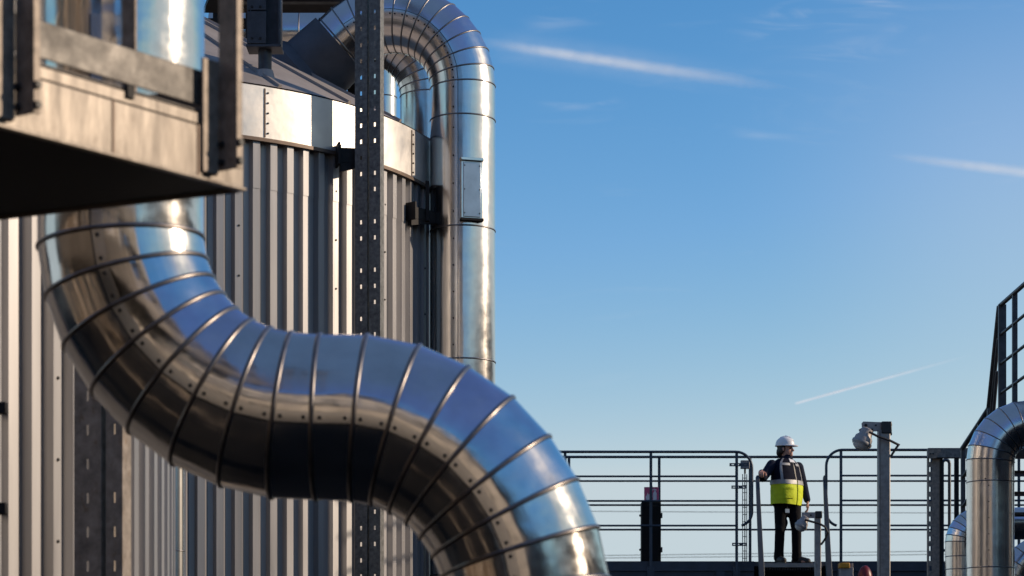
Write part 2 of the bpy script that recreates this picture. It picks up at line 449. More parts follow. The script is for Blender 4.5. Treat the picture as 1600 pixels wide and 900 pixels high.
# ------------------------------------------------------------------ second pipe behind: horizontal run and an elbow down behind the tank
BY = 26.0; sb_ = BY/F
bp = thing('insulated_pipe', (P(667, 0, BY).x, BY, 0), 'shaded pipe behind the arched pipe, running level over the roof then bending down', 'pipe')
cu, cv, br = 574, 151, 93
puv = [(330, cv-br), (470, cv-br)] + [(cu+br*math.sin(R_(a)), cv-br*math.cos(R_(a))) for a in range(0, 91, 10)] + [(cu+br, 230), (cu+br, 420), (cu+br, HV+CZ*F/BY)]
pts = [P(u, v, BY) for u, v in puv]
clad_pipe(bp, pts, 42*sb_, list(range(1, len(pts)-1)), 'far_pipe_metal', 'far_bead_metal', .008, Vector((0,-1,0)), seg=64)
sp = thing('insulated_pipe', (P(600, 0, 28).x, 28, 0), 'slim upright clad pipe seen through the loop of the arched pipe', 'pipe')
pts = [Vector((P(600, 0, 28).x, 28, CZ+(HV-v)*28/F)) for v in (HV+CZ*F/28, 400, 250, 153, -60)]
clad_pipe(sp, pts, 20*28/F, [1, 2, 3], 'far_pipe_metal', 'far_bead_metal', .008, Vector((0,-1,0)), seg=48)

tp_ = thing('insulated_pipe', (P(273, 0, 17).x, 17, 0), 'slender pale upright pipe in the gap between the two corrugated tanks', 'pipe')
pts = [Vector((P(273, 0, 17).x, 17, z)) for z in (0, 2.9, 5.4, 8.2)]
clad_pipe(tp_, pts, 15*17/F, [1, 2], 'lap_metal', 'far_bead_metal', .005, Vector((0,-1,0)), seg=40)

# ------------------------------------------------------------------ perforated steel posts
def perforated_post(u, Y, w_px, z0, z1, yaw, label, gap_px, group, m, pitch, slot, flange):
    sx = Y/F
    base = Vector(((u-800)/F*Y, Y, 0))
    root = thing('perforated_post', base, label, 'steel post', group)
    rot = Matrix.Rotation(yaw, 3, 'Z')
    ux, un = rot @ Vector((1,0,0)), rot @ Vector((0,1,0))
    for (a, b_) in w_px:
        w = (b_-a)*sx/math.cos(yaw); xo = ((a+b_)/2-u)*sx/math.cos(yaw)
        org = base+ux*(xo-w/2)+Vector((0,0,z0))
        xs = [0, w*.5-slot[0]*1.0-.0, w*.5+0, w] if False else [0, w*.5-slot[0]/2, w*.5+slot[0]/2, w]
        ys = [0]; n = int((z1-z0)/pitch)
        for k in range(n): ys += [k*pitch+pitch/2-slot[1]/2, k*pitch+pitch/2+slot[1]/2]
        ys.append(z1-z0)
        hr_ = random.Random(int(a*10)); blank = {j for j in range(len(ys)) if hr_.random() < .15}   # some slots are closed by bolts and clips
        q = MB(); q.cells(org, ux, Vector((0,0,1)), un, xs, ys, .006, lambda i, j: i == 1 and j % 2 == 1 and j not in blank)
        # flanges behind the web: plain left, bright right one
        for xf in (0.003, w-.003):
            q.box(org+ux*xf+un*(.006+flange/2)+Vector((0,0,(z1-z0)/2)), (.006, flange, z1-z0), rot)
        q.build('channel', m, root, sharp=20)
    return root
perforated_post(575, 20.70, ((554, 573.5), (577, 594.5)), 0, 10.5, R_(-20), 'tall dark slotted steel post standing just in front of the silver tank, crossing the rim', 0,
                'slotted steel posts', 'dark_zinc', .138, (.018, .036), .075)
perforated_post(153, 11.9, ((114, 158), (166, 193)), 0, 7.2, R_(-14), 'slotted steel post on the nearer tank wall below the first pipe bend', 0,
                'slotted steel posts', 'rust_zinc', .168, (.014, .052), .10)

# ------------------------------------------------------------------ brackets
def bracket(label, a, b_, h, t, plate_at=None):
    a, b_ = Vector(a), Vector(b_)
    root = thing('pipe_bracket', a, label, 'bracket', 'dark steel brackets on the tank')
    q = MB(); q.bar(a, b_, t, h); q.build('arm', 'dark_steel', root, bevel=.004)
    d = (b_-a).normalized(); x = d.cross(Vector((0,0,1))).normalized()
    q = MB(); q.bar(a+d*.012-x*.11, a+d*.012+x*.11, .02, h*1.45); q.build('base_plate', 'dark_steel', root, bevel=.003)
    q = MB()
    q.prism([a+d*.03+x*t*.5-Vector((0,0,h*.5)), b_-d*.02+x*t*.5-Vector((0,0,h*.5)), a+d*.03+x*t*.5-Vector((0,0,h*1.1))], -x*t*.6)
    q.build('gusset', 'dark_steel', root)
    for s2 in (-1, 1):
        screw(root, a+d*.022+x*.08*s2+Vector((0,0,h*.5)), d, .014, 'bolt')
    return root, d, x
def tank_pt(deg, z, out=0): 
    a = R_(deg); return Vector((TCX+(TR+.045+out)*math.sin(a), TCY-(TR+.045+out)*math.cos(a), z))
zb1 = CZ+(HV-243)/F*20.8
r1, d1, x1 = bracket('small dark bracket between the tank rim and the slotted post', tank_pt(46, zb1, .06), tank_pt(50.5, zb1, .24), .13, .07)
zb2 = CZ+(HV-333)/F*21.8
r2, d2, x2 = bracket('larger dark bracket holding the arched pipe off the tank wall', tank_pt(66, zb2, .0), Vector((top_v.x-.27, AY-.13, zb2)), .11, .08)
q = MB(); q.box(P(668, 316, 21.93), (.035, .12, .36)); q.build('clamp_plate', 'dark_steel', r2, bevel=.003)

# ------------------------------------------------------------------ steelwork over the tank roof
def cone_hit(u, v):
    o = Vector((0,0,CZ)); d = Vector(((u-800)/F, 1, (HV-v)/F)); t = 15.
    k = 1.78/(TR+.055)
    while t < 30:
        p = o+d*t; rad = math.hypot(p.x-TCX, p.y-TCY)
        if p.z < ZT+.02+1.78-rad*k: return p
        t += .004
    return o+d*22
foot = cone_hit(414, 117)
sY = foot.y/F
rp = thing('roof_support', foot, 'dark bolted steel stanchion standing on the tank roof under the overhead deck', 'steel post')
zf = lambda v: CZ+(HV-v)*sY
X = lambda u: (u-800)*sY
q = MB(); q.cyl((foot.x, foot.y, foot.z-.08), (foot.x, foot.y, zf(78)), .058, .058, 20); q.build('foot_tube', 'roof_steel', rp)
q = MB(); q.cyl((foot.x, foot.y, foot.z-.08), (foot.x, foot.y, foot.z+.035), .10, .07, 20); q.build('collar', 'roof_metal', rp)
q = MB(); q.box((X(414), foot.y, zf(77)), (.30, .24, .022)); q.build('base_plate', 'roof_steel', rp, bevel=.003)
q = MB(); w = X(440)-X(388); zc = (zf(75)+zf(-70))/2; hh = zf(-70)-zf(75)
q.box((X(389.5), foot.y, zc), (.016, .22, hh)); q.box((X(438), foot.y, zc), (.016, .22, hh)); q.box((X(414), foot.y+.02, zc), (w-.04, .016, hh)); q.build('column', 'roof_steel', rp, bevel=.002)
q = MB(); q.box((X(404), foot.y-.116, (zf(74)+zf(24))/2), (X(418)-X(390), .012, zf(24)-zf(74))); q.build('splice_plate', 'roof_steel', rp, bevel=.002)
q = MB(); q.box((X(404), foot.y-.116, (zf(22)+zf(-40))/2), (X(418)-X(390), .012, zf(-40)-zf(22))); q.build('splice_plate', 'roof_steel', rp, bevel=.002)
for u_, v_ in ((396, 17), (409, 17), (396, 66), (409, 66)): screw(rp, (X(u_), foot.y-.122, zf(v_)), (0,-1,0), .013, 'bolt')

rd = thing('overhead_deck', P(470, -30, 22.3), 'dark steel deck above the tank roof, cut off by the top edge', 'platform')
D0, D1 = 22.6, 24.0
zd = CZ+(HV+44)*22.3/F
q = MB(); q.prism([(P(345, 0, D0).x, D0, zd+.13), (P(556, 0, D0).x, D0, zd+.13), (P(556, 0, D1).x, D1, zd+.13), (P(318, 0, D1).x, D1, zd+.13)], (0,0,.05)); q.build('deck', 'dark_steel', rd)
for yb in (22.7, 23.1):
    q = MB(); q.box((P(452, 0, yb).x, yb, zd+.04), (P(548, 0, yb).x-P(352, 0, yb).x, .09, .17)); q.build('joist', 'roof_steel', rd)
q = MB(); q.box((P(355, 0, 25.0).x, 25.0, CZ+(HV-37)*25/F), (78*25/F, .1, .085)); q.build('rear_beam', 'dark_steel', rd)
q = MB(); y0 = 24.55
q.prism([P(325, -25, y0), P(352, -25, y0), P(352, 30, y0), P(341, 30, y0), P(341, 14, y0)], (0,.04,0)); q.build('gusset', 'dark_steel', rd)
for u_ in (341, 392):
    q = MB(); q.box((P(u_, 0, 24.8).x, 24.8, (CZ+(HV-38)*24.8/F)+.4), (.10, .08, 1.2)); q.build('hanger', 'dark_steel', rd)
# ties so that the deck stands on its own stanchions behind the tank
for u_ in (335, 552):
    q = MB(); q.box((P(u_, 0, 26.7).x, 26.7, (zd+.15)/2), (.12, .12, zd+.15)); q.build('leg', 'dark_steel', rd)
    q = MB(); q.bar((P(u_, 0, 26.7).x, 26.7, zd+.1), (P(u_, 0, 26.7).x, 24.4, zd+.1), .1, .1); q.build('tie', 'dark_steel', rd)

# ------------------------------------------------------------------ foreground platform, upper left
C0 = Vector((-.889, 8.0, 0)); A_ = Vector((-.6, -.8, 0)); B_ = Vector((-.9, .43, 0)).normalized(); NA = Vector((.8, -.6, 0)); NB = Vector((B_.y*-1, B_.x, 0))*-1
Z = Vector((0,0,1))
pz = lambda h: Z*(CZ+h)
pl = thing('steel_platform', C0+A_*1.0+B_*.6+Z*(CZ+1.8), 'blurred galvanised walkway platform with black underside, close by at upper left', 'platform')
LA, LB = 2.6, 2.4
def abar(s0, s1, h0, h1, o0, o1, name, m, bev=.003, e=A_, n=NA):
    q = MB(); a, b_ = C0+e*s0, C0+e*s1
    q.hexa([a+n*o0+pz(h0), b_+n*o0+pz(h0), b_+n*o1+pz(h0), a+n*o1+pz(h0), a+n*o0+pz(h1), b_+n*o0+pz(h1), b_+n*o1+pz(h1), a+n*o1+pz(h1)])
    return q.build(name, m, pl, bevel=bev)
q = MB(); i_ = .012
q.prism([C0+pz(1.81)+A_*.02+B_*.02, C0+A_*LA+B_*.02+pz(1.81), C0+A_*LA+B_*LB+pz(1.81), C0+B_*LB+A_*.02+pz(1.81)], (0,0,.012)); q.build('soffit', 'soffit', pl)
q = MB(); q.prism([C0+pz(1.95)+A_*.02+B_*.02, C0+A_*LA+B_*.02+pz(1.95), C0+A_*LA+B_*LB+pz(1.95), C0+B_*LB+A_*.02+pz(1.95)], (0,0,.03)); q.build('deck', 'grating', pl)
abar(0, LA, 1.80, 1.98, -.010, .0, 'fascia', 'galvanised')
abar(0, LA, 1.80, 1.812, 0.001, .016, 'fascia_lip', 'galvanised')
abar(.006, LA, 1.984, 2.022, -.035, -.005, 'edge_angle', 'galvanised')
abar(.006, LA, 2.026, 2.034, -.033, -.012, 'edge_strip', 'galvanised_board')
abar(.02, LB, 1.80, 1.98, .0, .010, 'fascia', 'galvanised', e=B_, n=NB)
abar(.035, LA, 2.05, 2.165, -.022, -.016, 'toe_board', 'galvanised_board')
abar(.05, LB, 2.05, 2.165, .0, .006, 'toe_board', 'galvanised_board', e=B_, n=NB)
for s in (.21, .585, 1.05, 1.5):
    abar(s, s+.007, 1.815, 1.978, 0.001, .004, 'fascia_joint', 'drip_edge', 0)
abar(.50, .53, 2.0, 2.045, -.012, .004, 'clip', 'dark_steel', .002)
def rail_post(s, foot_h=1.845):
    # angle section: one leg sticks out from the fascia, the other lies along it
    q = MB(); a = C0+A_*s
    q.hexa([a+NA*o+A_*t+pz(h) for h in (foot_h, 3.1) for o, t in ((.004, 0), (.078, 0), (.078, .007), (.004, .007))])
    q.hexa([a+NA*o+A_*t+pz(h) for h in (foot_h, 3.1) for o, t in ((.0785, -.020), (.0855, -.020), (.0855, .007), (.0785, .007))])
    p = q.build('rail_post', 'brown_zinc', pl, bevel=.002)
    for h in (1.87, 1.93):
        screw(p, a+NA*.086+A_*(-.006)+pz(h), NA, .014, 'bolt'); 
        screw(p, a+NA*.02+A_*.008+pz(h), A_, .014, 'bolt')
    q = MB(); q.hexa([a+NA*o+A_*t+pz(h) for h in (1.83, 2.20) for o, t in ((.001, .012), (.011, .012), (.011, .085), (.001, .085))]); q.build('post_backing', 'brown_zinc', pl, bevel=.002)
rail_post(.115); rail_post(.985); rail_post(1.75)
def b_post(s):
    q = MB(); a = C0+B_*s
    q.hexa([a+NB*o+B_*t+pz(h) for h in (1.99, 3.1) for o, t in ((-.07, 0), (0, 0), (0, .008), (-.07, .008))])
    q.hexa([a+NB*o+B_*t+pz(h) for h in (1.99, 3.1) for o, t in ((-.08, -.045), (-.072, -.045), (-.072, .008), (-.08, .008))])
    q.build('rail_post', 'brown_zinc', pl, bevel=.002)
b_post(.42); b_post(1.3)
for h in (2.58, 3.08):
    q = MB(); q.tube([C0+A_*LA+NA*.05+pz(h), C0+NA*.05+pz(h)+A_*.03, C0+B_*LB+pz(h)], .022, 10); q.build('guard_rail', 'galvanised_board', pl)
q = MB(); q.box(C0+A_*2.4+B_*.3+pz(0.1), (.16, .16, 3.39)); q.build('column', 'brown_zinc', pl)
q = MB(); q.box(C0+A_*2.4+B_*2.1+pz(0.1), (.16, .16, 3.39)); q.build('column', 'brown_zinc', pl)

# small strap clips on the near tank by the left edge
for v_ in (638, 795):
    t = thing('cable_clip', P(3, v_, 11.2), 'small dark clip on the tank wall at the left edge, %s' % ('upper of two' if v_ < 700 else 'lower of two'), 'clip', 'cable clips')
    q = MB(); q.box(P(1, v_, 11.2), (.06, .05, .055)); q.build('clip_body', 'dark_steel', t, bevel=.004)
    q = MB(); q.bar(P(1, v_, 11.2), P(-4, v_, 12.6), .03, .02); q.build('stem', 'dark_steel', t)
q = MB(); q.cyl((P(-4, 0, 11.24).x, 11.24, 0), (P(-4, 0, 11.24).x, 11.24, 6), .018, seg=12)
tag(q.build('conduit', 'box_grey', None, org=(P(-4, 0, 11.24).x, 11.24, 0)), 'thin upright grey conduit held by dark clips at the left edge', 'conduit')

# ------------------------------------------------------------------ raised walkway in the distance
NYR, FYR, DY0, DY1 = 34.15, 35.15, 34.45, 35.3
DZ = CZ+2.4616
wk = thing('walkway', (P(1150, 0, 34.7).x, 34.8, DZ), 'raised dark blue steel walkway in the distance under the railings', 'walkway')
xl, xr = P(840, 0, 34.8).x, P(1720, 0, 34.8).x
q = MB(); q.box(((xl+xr)/2, (DY0+DY1)/2, DZ-.02), (xr-xl, DY1-DY0, .04)); q.build('deck', 'grating', wk)
def beam(u0, u1, Y, v0, h, th, name='edge_beam'):
    x0, x1 = P(u0, 0, Y).x, P(u1, 0, Y).x; z1 = CZ+(HV-v0)*Y/F
    q = MB(); q.box(((x0+x1)/2, Y, z1-h/2), (x1-x0, th, h)); 
    q.box(((x0+x1)/2, Y-.03, z1-h+.01), (x1-x0, .07, .012)); q.box(((x0+x1)/2, Y-.025, z1-.13), (x1-x0, .03, .02))
    return q.build(name, 'beam_paint', wk)
beam(840, 1178, NYR+.05, 877, .36, .02); beam(1291, 1720, NYR+.05, 877, .36, .02)
q = MB(); q.box(((xl+xr)/2, FYR+.1, DZ-.10), (xr-xl, .02, .36)); q.build('edge_beam', 'beam_paint', wk)
q = MB(); x0, x1 = P(1190, 0, 34.4).x, P(1285, 0, 34.4).x
q.box(((x0+x1)/2, DY0-.02, DZ-.03), (x1-x0, .04, .06)); q.build('step_nosing', 'pole_zinc', wk)
q = MB()
for k in range(24): q.box((x0+(k+.5)*(x1-x0)/24, DY0+.2, DZ-.07), (.012, .4, .06))
q.build('grating_bars', 'grating', wk)
for u_ in (900, 1120, 1340, 1560):
    q = MB(); q.box((P(u_, 0, 34.9).x, 34.9, (DZ-.3)/2), (.16, .16, DZ-.3)); q.build('leg', 'beam_paint', wk)
    q = MB(); q.box((P(u_, 0, 34.7).x, 34.7, DZ-.22), (.12, 1.2, .16)); q.build('cross_beam', 'beam_paint', wk)

RT, RM = .0195, .0145
def railing(label, Y, top_pts, mids, posts, base_v, m='rail_paint'):
    px = [P(u, v, Y) for u, v in top_pts]
    root = thing('guard_railing', Vector(((px[0].x+px[-1].x)/2, Y, DZ)), label, 'railing', 'walkway railings')
    q = MB(); q.tube(px, RT, 12); q.build('top_rail', m, root, sharp=60)
    for (u0, u1, v) in mids:
        q = MB(); q.tube([P(u0, v, Y), P(u1, v, Y)], RM, 10); q.build('mid_rail', m, root)
    for (u, v0) in posts:
        a = P(u, v0, Y); q = MB(); w = .040
        q.box((a.x, Y, (a.z+DZ-.2)/2), (w, .012, a.z-DZ+.2)); q.box((a.x+w/2-.005, Y+.021, (a.z+DZ-.2)/2), (.010, .03, a.z-DZ+.2)); q.build('post', m, root)
        q = MB(); q.box((a.x, Y+.02, DZ-.14), (.10, .03, .14)); q.build('base_plate', m, root)
    return root
def arc(cu, cv, r, a0, a1, n=8):
    return [(cu+r*math.cos(R_(a0+(a1-a0)*k/n)), cv-r*math.sin(R_(a0+(a1-a0)*k/n))) for k in range(n+1)]
mv = (744.3, 782.7, 821.3)
railing('near guard railing left of the standing man, ending in a rounded hoop', NYR,
        [(870, 706)] + arc(1150, 731, 25, 90, 0) + arc(1153, 800, 22, 0, -75),
        [(870, 1151, v) for v in mv], [(883, 706), (1017, 706), (1151, 706)], 880)
railing('near guard railing right of the standing man, starting with a rounded hoop', NYR,
        arc(1313, 800, 22, 255, 180) + arc(1316, 728, 25, 180, 90) + [(1700, 703)],
        [(1314, 1700, v) for v in (743.2, 782, 821)], [(1314, 703), (1604, 703), (1660, 703)], 880)
railing('far guard railing running unbroken behind the standing man', FYR, [(870, 714), (1700, 714)],
        [(870, 1700, v) for v in (751.6, 789.2, 827.6)], [(889, 714), (1030, 714), (1172, 714), (1456, 714), (1592, 714)], 880)

# cable tray and boxes by the left hoop
ct = thing('cable_ladder', P(1164, 880, 34.35), 'thin wire cable ladder hanging beside the rounded railing end', 'cable tray')
ct_Y = 34.35
q = MB(); q.box(P(1160.3, 812, ct_Y), (.011, .011, 142*ct_Y/F)); q.build('side_wire', 'rail_paint', ct)
q = MB(); q.box(P(1166.8, 812, ct_Y), (.011, .011, 142*ct_Y/F)); q.build('side_wire', 'rail_paint', ct)
for k in range(12):
    q = MB(); q.box(P(1163.5, 747+k*11.4, ct_Y-.012), (.066, .009, .009)); q.build('rung', 'rail_paint', ct)
q = MB(); q.box(P(1163.8, 809, ct_Y+.015), (.014, .014, 146*ct_Y/F)); q.build('cable', 'cable', ct)
jb = thing('junction_box', P(1164, 733, 34.3), 'pale grey junction box on the rounded railing end', 'box')
q = MB(); q.box(P(1164, 726, 34.32), (.125, .07, .12)); q.build('box_body', 'lamp_grey', jb, bevel=.006)
q = MB(); q.cyl(P(1164, 733, 34.32), P(1164, 740, 34.32), .014); q.build('gland', 'black_plastic', jb)
for (u0, u1, v_, nm) in ((1140, 1170, 726, 'topmost, before the pale box'), (1143, 1166, 761, 'middle one'), (1144, 1167, 850.5, 'lowest one')):
    Yb = 34.11
    t = thing('slotted_bracket', P(u0, v_, Yb), 'short slotted bar on the post beside the cable ladder, %s' % nm, 'bracket', 'slotted bars on the railing post')
    q = MB(); w = (u1-u0)*Yb/F; n = 3; xs = [0]
    for k in range(n): xs += [w*(k+.5)/n-.018, w*(k+.5)/n+.018]
    xs.append(w)
    q.cells(P(u0, v_, Yb)-Z*.022, Vector((1,0,0)), Z, Vector((0,1,0)), xs, [0, .016, .028, .044], .02, lambda i, j: i % 2 == 1 and j == 1)
    q.build('bar', 'rail_paint', t)
    q = MB(); q.box(P((u0+u1)/2+1, v_, 34.16), (.02, .06, .02)); q.build('clamp', 'rail_paint', t)

# fire cabinet and sign
CYB = 34.65
fc = thing('equipment_cabinet', P(1018, 878, CYB), 'tall black cabinet standing on the walkway behind the railing under a pink sign', 'cabinet')
def pbox(u0, v0, u1, v1, Y, d, name, m, parent, bev=.004, rot=None):
    q = MB(); a, b_ = P(u0, v1, Y), P(u1, v0, Y)
    q.box(((a.x+b_.x)/2, Y, (a.z+b_.z)/2), (b_.x-a.x, d, b_.z-a.z), rot); return q.build(name, m, parent, bevel=bev)
pbox(1001.5, 785, 1032, 881.5, CYB, .26, 'cabinet_body', 'cabinet_black', fc, .012)
pbox(1003.5, 790, 1029, 876, CYB-.137, .012, 'cabinet_door', 'cabinet_black', fc, .006)
for v_ in (805.5, 859):
    pbox(1031.6, v_-4, 1035, v_+4, CYB-.09, .05, 'latch', 'black_plastic', fc, .002)
    pbox(998.8, v_-1.5, 1001.8, v_+1.5, CYB-.09, .04, 'hinge', 'black_plastic', fc, .002)
fs = thing('fire_sign', P(1018, 782, CYB), 'square pinkish red fire extinguisher sign above the black cabinet', 'sign')
pbox(1006.5, 761, 1029.5, 784.8, CYB-.02, .008, 'sign_plate', 'sign_red', fs, .002)
YS = CYB-.026
def spoly(pts2, name='pictogram'):
    q = MB(); q.prism([P(u, v, YS) for u, v in pts2], (0, -.003, 0)); return q.build(name, 'sign_white', fs)
spoly([(1020.5,781.5),(1020.5,770.5),(1021.5,769),(1022,767.2),(1024.5,767.2),(1025,769),(1026,770.5),(1026,781.5)])          # extinguisher bottle
spoly([(1021.8,766.6),(1021.8,765.4),(1019,766.3),(1018.6,765.2),(1022.2,763.8),(1025.8,765),(1025.4,766.6)], 'pictogram')      # valve and lever
spoly([(1018.2,767.5),(1019,767.2),(1019.6,776.5),(1018.8,779),(1017.6,778.6),(1018.6,776)], 'pictogram')                       # hose
spoly([(1010,781.5),(1008.6,777.5),(1009.6,773.5),(1010.4,775.5),(1011.6,769.5),(1013.8,773.5),(1014.6,771.5),(1016,776.5),(1015,781.5)], 'pictogram')  # flame
q = MB(); q.box(P(1018, 773, CYB+.005), (.03, .02, .25)); q.build('sign_post', 'rail_paint', fs)

# ladder with tall stiles in front of the opening
ld = thing('access_ladder', P(1236, 900, 34.2)*1, 'steel access ladder whose two blue stiles rise either side of the standing man', 'ladder')
LYT, LYB = 34.25, 33.2
def stile(u_t, u_b, wt, wb):
    a = P(u_t, 743, LYT); zb = 0.
    bx = (u_b-800)/F*33.7
    q = MB(); rings = []
    for f, w in ((0, wt*.5), (.015, wt), (1, wb)):
        p = a.lerp(Vector((bx, LYB, CZ+(HV-960)*LYB/F)), f)
        rings.append([p+Vector((-w/2,-.035,0)), p+Vector((w/2,-.035,0)), p+Vector((w/2,.035,0)), p+Vector((-w/2,.035,0))])
    q.loft(rings); q.build('stile', 'stile_paint', ld, bevel=.004)
    p = Vector((bx, LYB, CZ+(HV-960)*LYB/F)); q = MB(); q.bar(p, Vector((p.x, LYB-.6, 0)), wb, .07, Vector((0,1,0))); q.build('lower_stile', 'stile_paint', ld)
stile(1183.3, 1187, .048, .088); stile(1288.5, 1291, .046, .095)
for k in range(9):
    z = .3+k*.42; f = z/3.2
    if z < 3.6:
        yy = LYB-.6*(1-min(1, z/3.3)); q = MB(); q.cyl((P(1187, 0, LYB).x, yy, z), (P(1291, 0, LYB).x, yy, z), .018); q.build('rung', 'stile_paint', ld)

# lamp posts
lp = thing('lamp_post', P(1381, HV+CZ*F/32, 32.0), 'tall grey square lamp post with tilted floodlight, before the right railing', 'lamp post', 'work lamps on posts')
pbox(1371.5, 672, 1390, HV+CZ*F/32, 32.0, .15, 'pole', 'pole_zinc', lp, .012)
q = MB(); q.box(P(1375.2, 800, 31.918), (.008, .012, 2.2)); q.build('pole_seam', 'dark_zinc', lp)
q = MB(); a = P(1384, 669, 32)
q.box(a, (.135, .18, .16)); q.build('pole_cap', 'black_plastic', lp, bevel=.012)
for (u_, v_) in ((1391.5, 664), (1391.5, 678)):
    q = MB(); q.cyl(P(u_-1, v_, 32), P(u_+2, v_, 32), .02, seg=6); q.build('bolt', 'black_plastic', lp)
q = MB(); n_ = [(1346.5, 661), (1349, 658.5), (1377, 659.5), (1377, 673), (1365, 674), (1352, 672), (1344, 676), (1342, 671), (1347, 668)]
q.prism([P(u, v, 31.97) for u, v in n_], (0, .03, 0)); arm = q.build('arm', 'lamp_grey', lp)
for (u_, v_, m_) in ((1353, 664.5, .022), (1368.5, 664.5, .014), (1363, 671, .014)): screw(arm, P(u_, v_, 31.97), (0,-1,0), m_, 'bolt')
def lamp_head(root, c_top, c_bot, r, Y):
    a, b_ = P(*c_top, Y), P(*c_bot, Y); t = (b_-a)
    q = MB(); xx = t.normalized().orthogonal().normalized(); yy = t.normalized().cross(xx)
    rg = lambda f, rr: [a+t*f+(xx*math.cos(2*math.pi*k/20)+yy*math.sin(2*math.pi*k/20))*rr for k in range(20)]
    q.loft([rg(-.05, r*.35), rg(0, r*.62), rg(.30, r*.72), rg(.42, r*.95), rg(.62, r), rg(.80, r*.98)]); h = q.build('lamp_housing', 'lamp_grey', root, sharp=35)
    q = MB(); q.loft([rg(.80, r*.90), rg(.90, r*.78), rg(1.0, r*.45)]); q.build('lens', 'lamp_glass', root)
    q = MB(); q.loft([rg(.60, r*1.06), rg(.64, r*1.10), rg(.70, r*1.10), rg(.74, r*1.06)], cap=True); q.build('lamp_ring', 'box_grey', root)
lamp_head(lp, (1356, 671), (1342, 702), .125, 31.95)
q = MB(); q.tube([P(1358, 675, 31.85), P(1372, 682, 31.85), P(1390, 688, 31.87), P(1404, 695, 31.9), P(1399, 702, 31.9), P(1392, 713, 31.92)], .016, 8); q.build('cable', 'cable', lp)
sl = thing('lamp_post', P(1278, HV+CZ*F/33, 33.0), 'short grey lamp post with hanging lamp head and looped cable beside the man', 'lamp post', 'work lamps on posts')
pbox(1272.8, 804, 1282.4, HV+CZ*F/33, 33.0, .08, 'pole', 'pole_zinc', sl, .006)
pbox(1273.5, 799, 1284, 810, 33.0, .11, 'pole_cap', 'black_plastic', sl, .008)
q = MB(); q.prism([P(u, v, 32.93) for u, v in ((1253, 800.5), (1273, 800.5), (1273, 809.5), (1256, 809), (1253, 806))], (0, .03, 0)); arm = q.build('arm', 'lamp_grey', sl)
screw(arm, P(1267, 805, 32.93), (0,-1,0), .014, 'bolt')
lamp_head(sl, (1259, 808), (1248, 829), .085, 32.95)
q = MB(); q.tube([P(1258, 812, 32.88), P(1268, 815, 32.88), P(1280, 818, 32.88), P(1289, 823, 32.9), P(1293.5, 832, 32.9), P(1290, 841, 32.92), P(1283, 851, 32.95)], .015, 8); q.build('cable', 'cable', sl)

# small things at the bottom edge
yb = thing('control_box', P(1321, 900, 33.2), 'small grey box with a yellow top at the bottom edge below the right railing', 'box')
zb_ = P(0, 900, 33.2).z
pbox(1311.5, 887, 1332, 1010, 33.2, .16, 'box_body', 'box_grey', yb); pbox(1310.5, 880, 1326.5, 888, 33.17, .17, 'yellow_top', 'yellow_paint', yb, .008)
pbox(1327, 881, 1332, 887.5, 33.2, .12, 'side_lid', 'box_grey', yb)
pbox(1319, 1010, 1325, HV+CZ*F/33.2, 33.2, .05, 'stand', 'pole_zinc', yb)
rc = thing('red_dome', P(1351.5, 900, 33.3), 'dark red rounded cap at the bottom edge left of the tall lamp post', 'cap')
q = MB(); p = P(1351.5, 906, 33.3); q.ell(p, (.105, .105, .20)); q.build('cap', 'red_paint', rc)
q = MB(); q.cyl((p.x, p.y, 0), (p.x, p.y, p.z), .085); q.build('stem', 'red_paint', rc)

# ------------------------------------------------------------------ portal frame, stair and landing at right
PY = 31.0
pf = thing('portal_frame', P(1462, HV+CZ*F/PY, PY), 'dark slotted steel portal frame left of the right hand pipe', 'steel frame')
sp_ = PY/F; z1 = CZ+(HV-701)*sp_
def ppost(u0, u1, parent, m='brown_zinc'):
    w = (u1-u0)*sp_; q = MB(); org = Vector((P(u0, 0, PY).x, PY, 0)); pitch = .127; xs = [0, .016, .050, w]; ys = [0]
    for k in range(int(z1/pitch)): ys += [k*pitch+.035, k*pitch+.095]
    ys.append(z1)
    q.cells(org, Vector((1,0,0)), Z, Vector((0,1,0)), xs, ys, .008, lambda i, j: i == 1 and j % 2 == 1)
    q.box(org+Vector((.004, .05, z1/2)), (.008, .084, z1)); q.box(org+Vector((w-.004, .05, z1/2)), (.008, .084, z1))
    return q.build('slotted_post', m, parent, sharp=20)
ppost(1450, 1468, pf); 
q = MB(); q.box((P(1471, 0, PY).x, PY+.03, z1/2), (.03, .09, z1)); q.build('back_post', 'dark_steel', pf)
pbox(1449, 700.5, 1560, 716, PY-.03, .10, 'top_beam', 'dark_zinc', pf, .006)
q = MB(); q.prism([P(u, v, PY-.085) for u, v in ((1451, 702), (1470, 702), (1470, 706), (1462, 716), (1451, 716))], (0,.004,0)); q.build('corner_plate', 'brown_zinc', pf)
for u_ in (1454, 1458): screw(pf, P(u_, 709, PY-.085), (0,-1,0), .012, 'bolt')
for (u_, w_) in ((1494.5, .055), (1505, .05)):
    q = MB(); q.box((P(u_, 0, PY+.5).x, PY+.5, z1/2), (w_, .05, z1)); q.build('rear_post', 'dark_steel', pf)
hr = thing('handrail_loop', P(1480, 880, 31.6), 'rounded dark handrail loop standing inside the portal frame', 'handrail')
q = MB(); q.tube([P(u, v, 31.6) for u, v in [(1472.5, HV+CZ*F/31.6), (1472.5, 724)] + arc(1478, 724, 5.5, 180, 0, 6)[1:] + [(1483.5, HV+CZ*F/31.6)]], .021, 10); q.build('loop_tube', 'rail_paint', hr, sharp=60)
q = MB(); q.tube([P(1472.5, 860, 31.6), P(1483.5, 860, 31.6)], .018); q.build('mid_rail', 'rail_paint', hr)

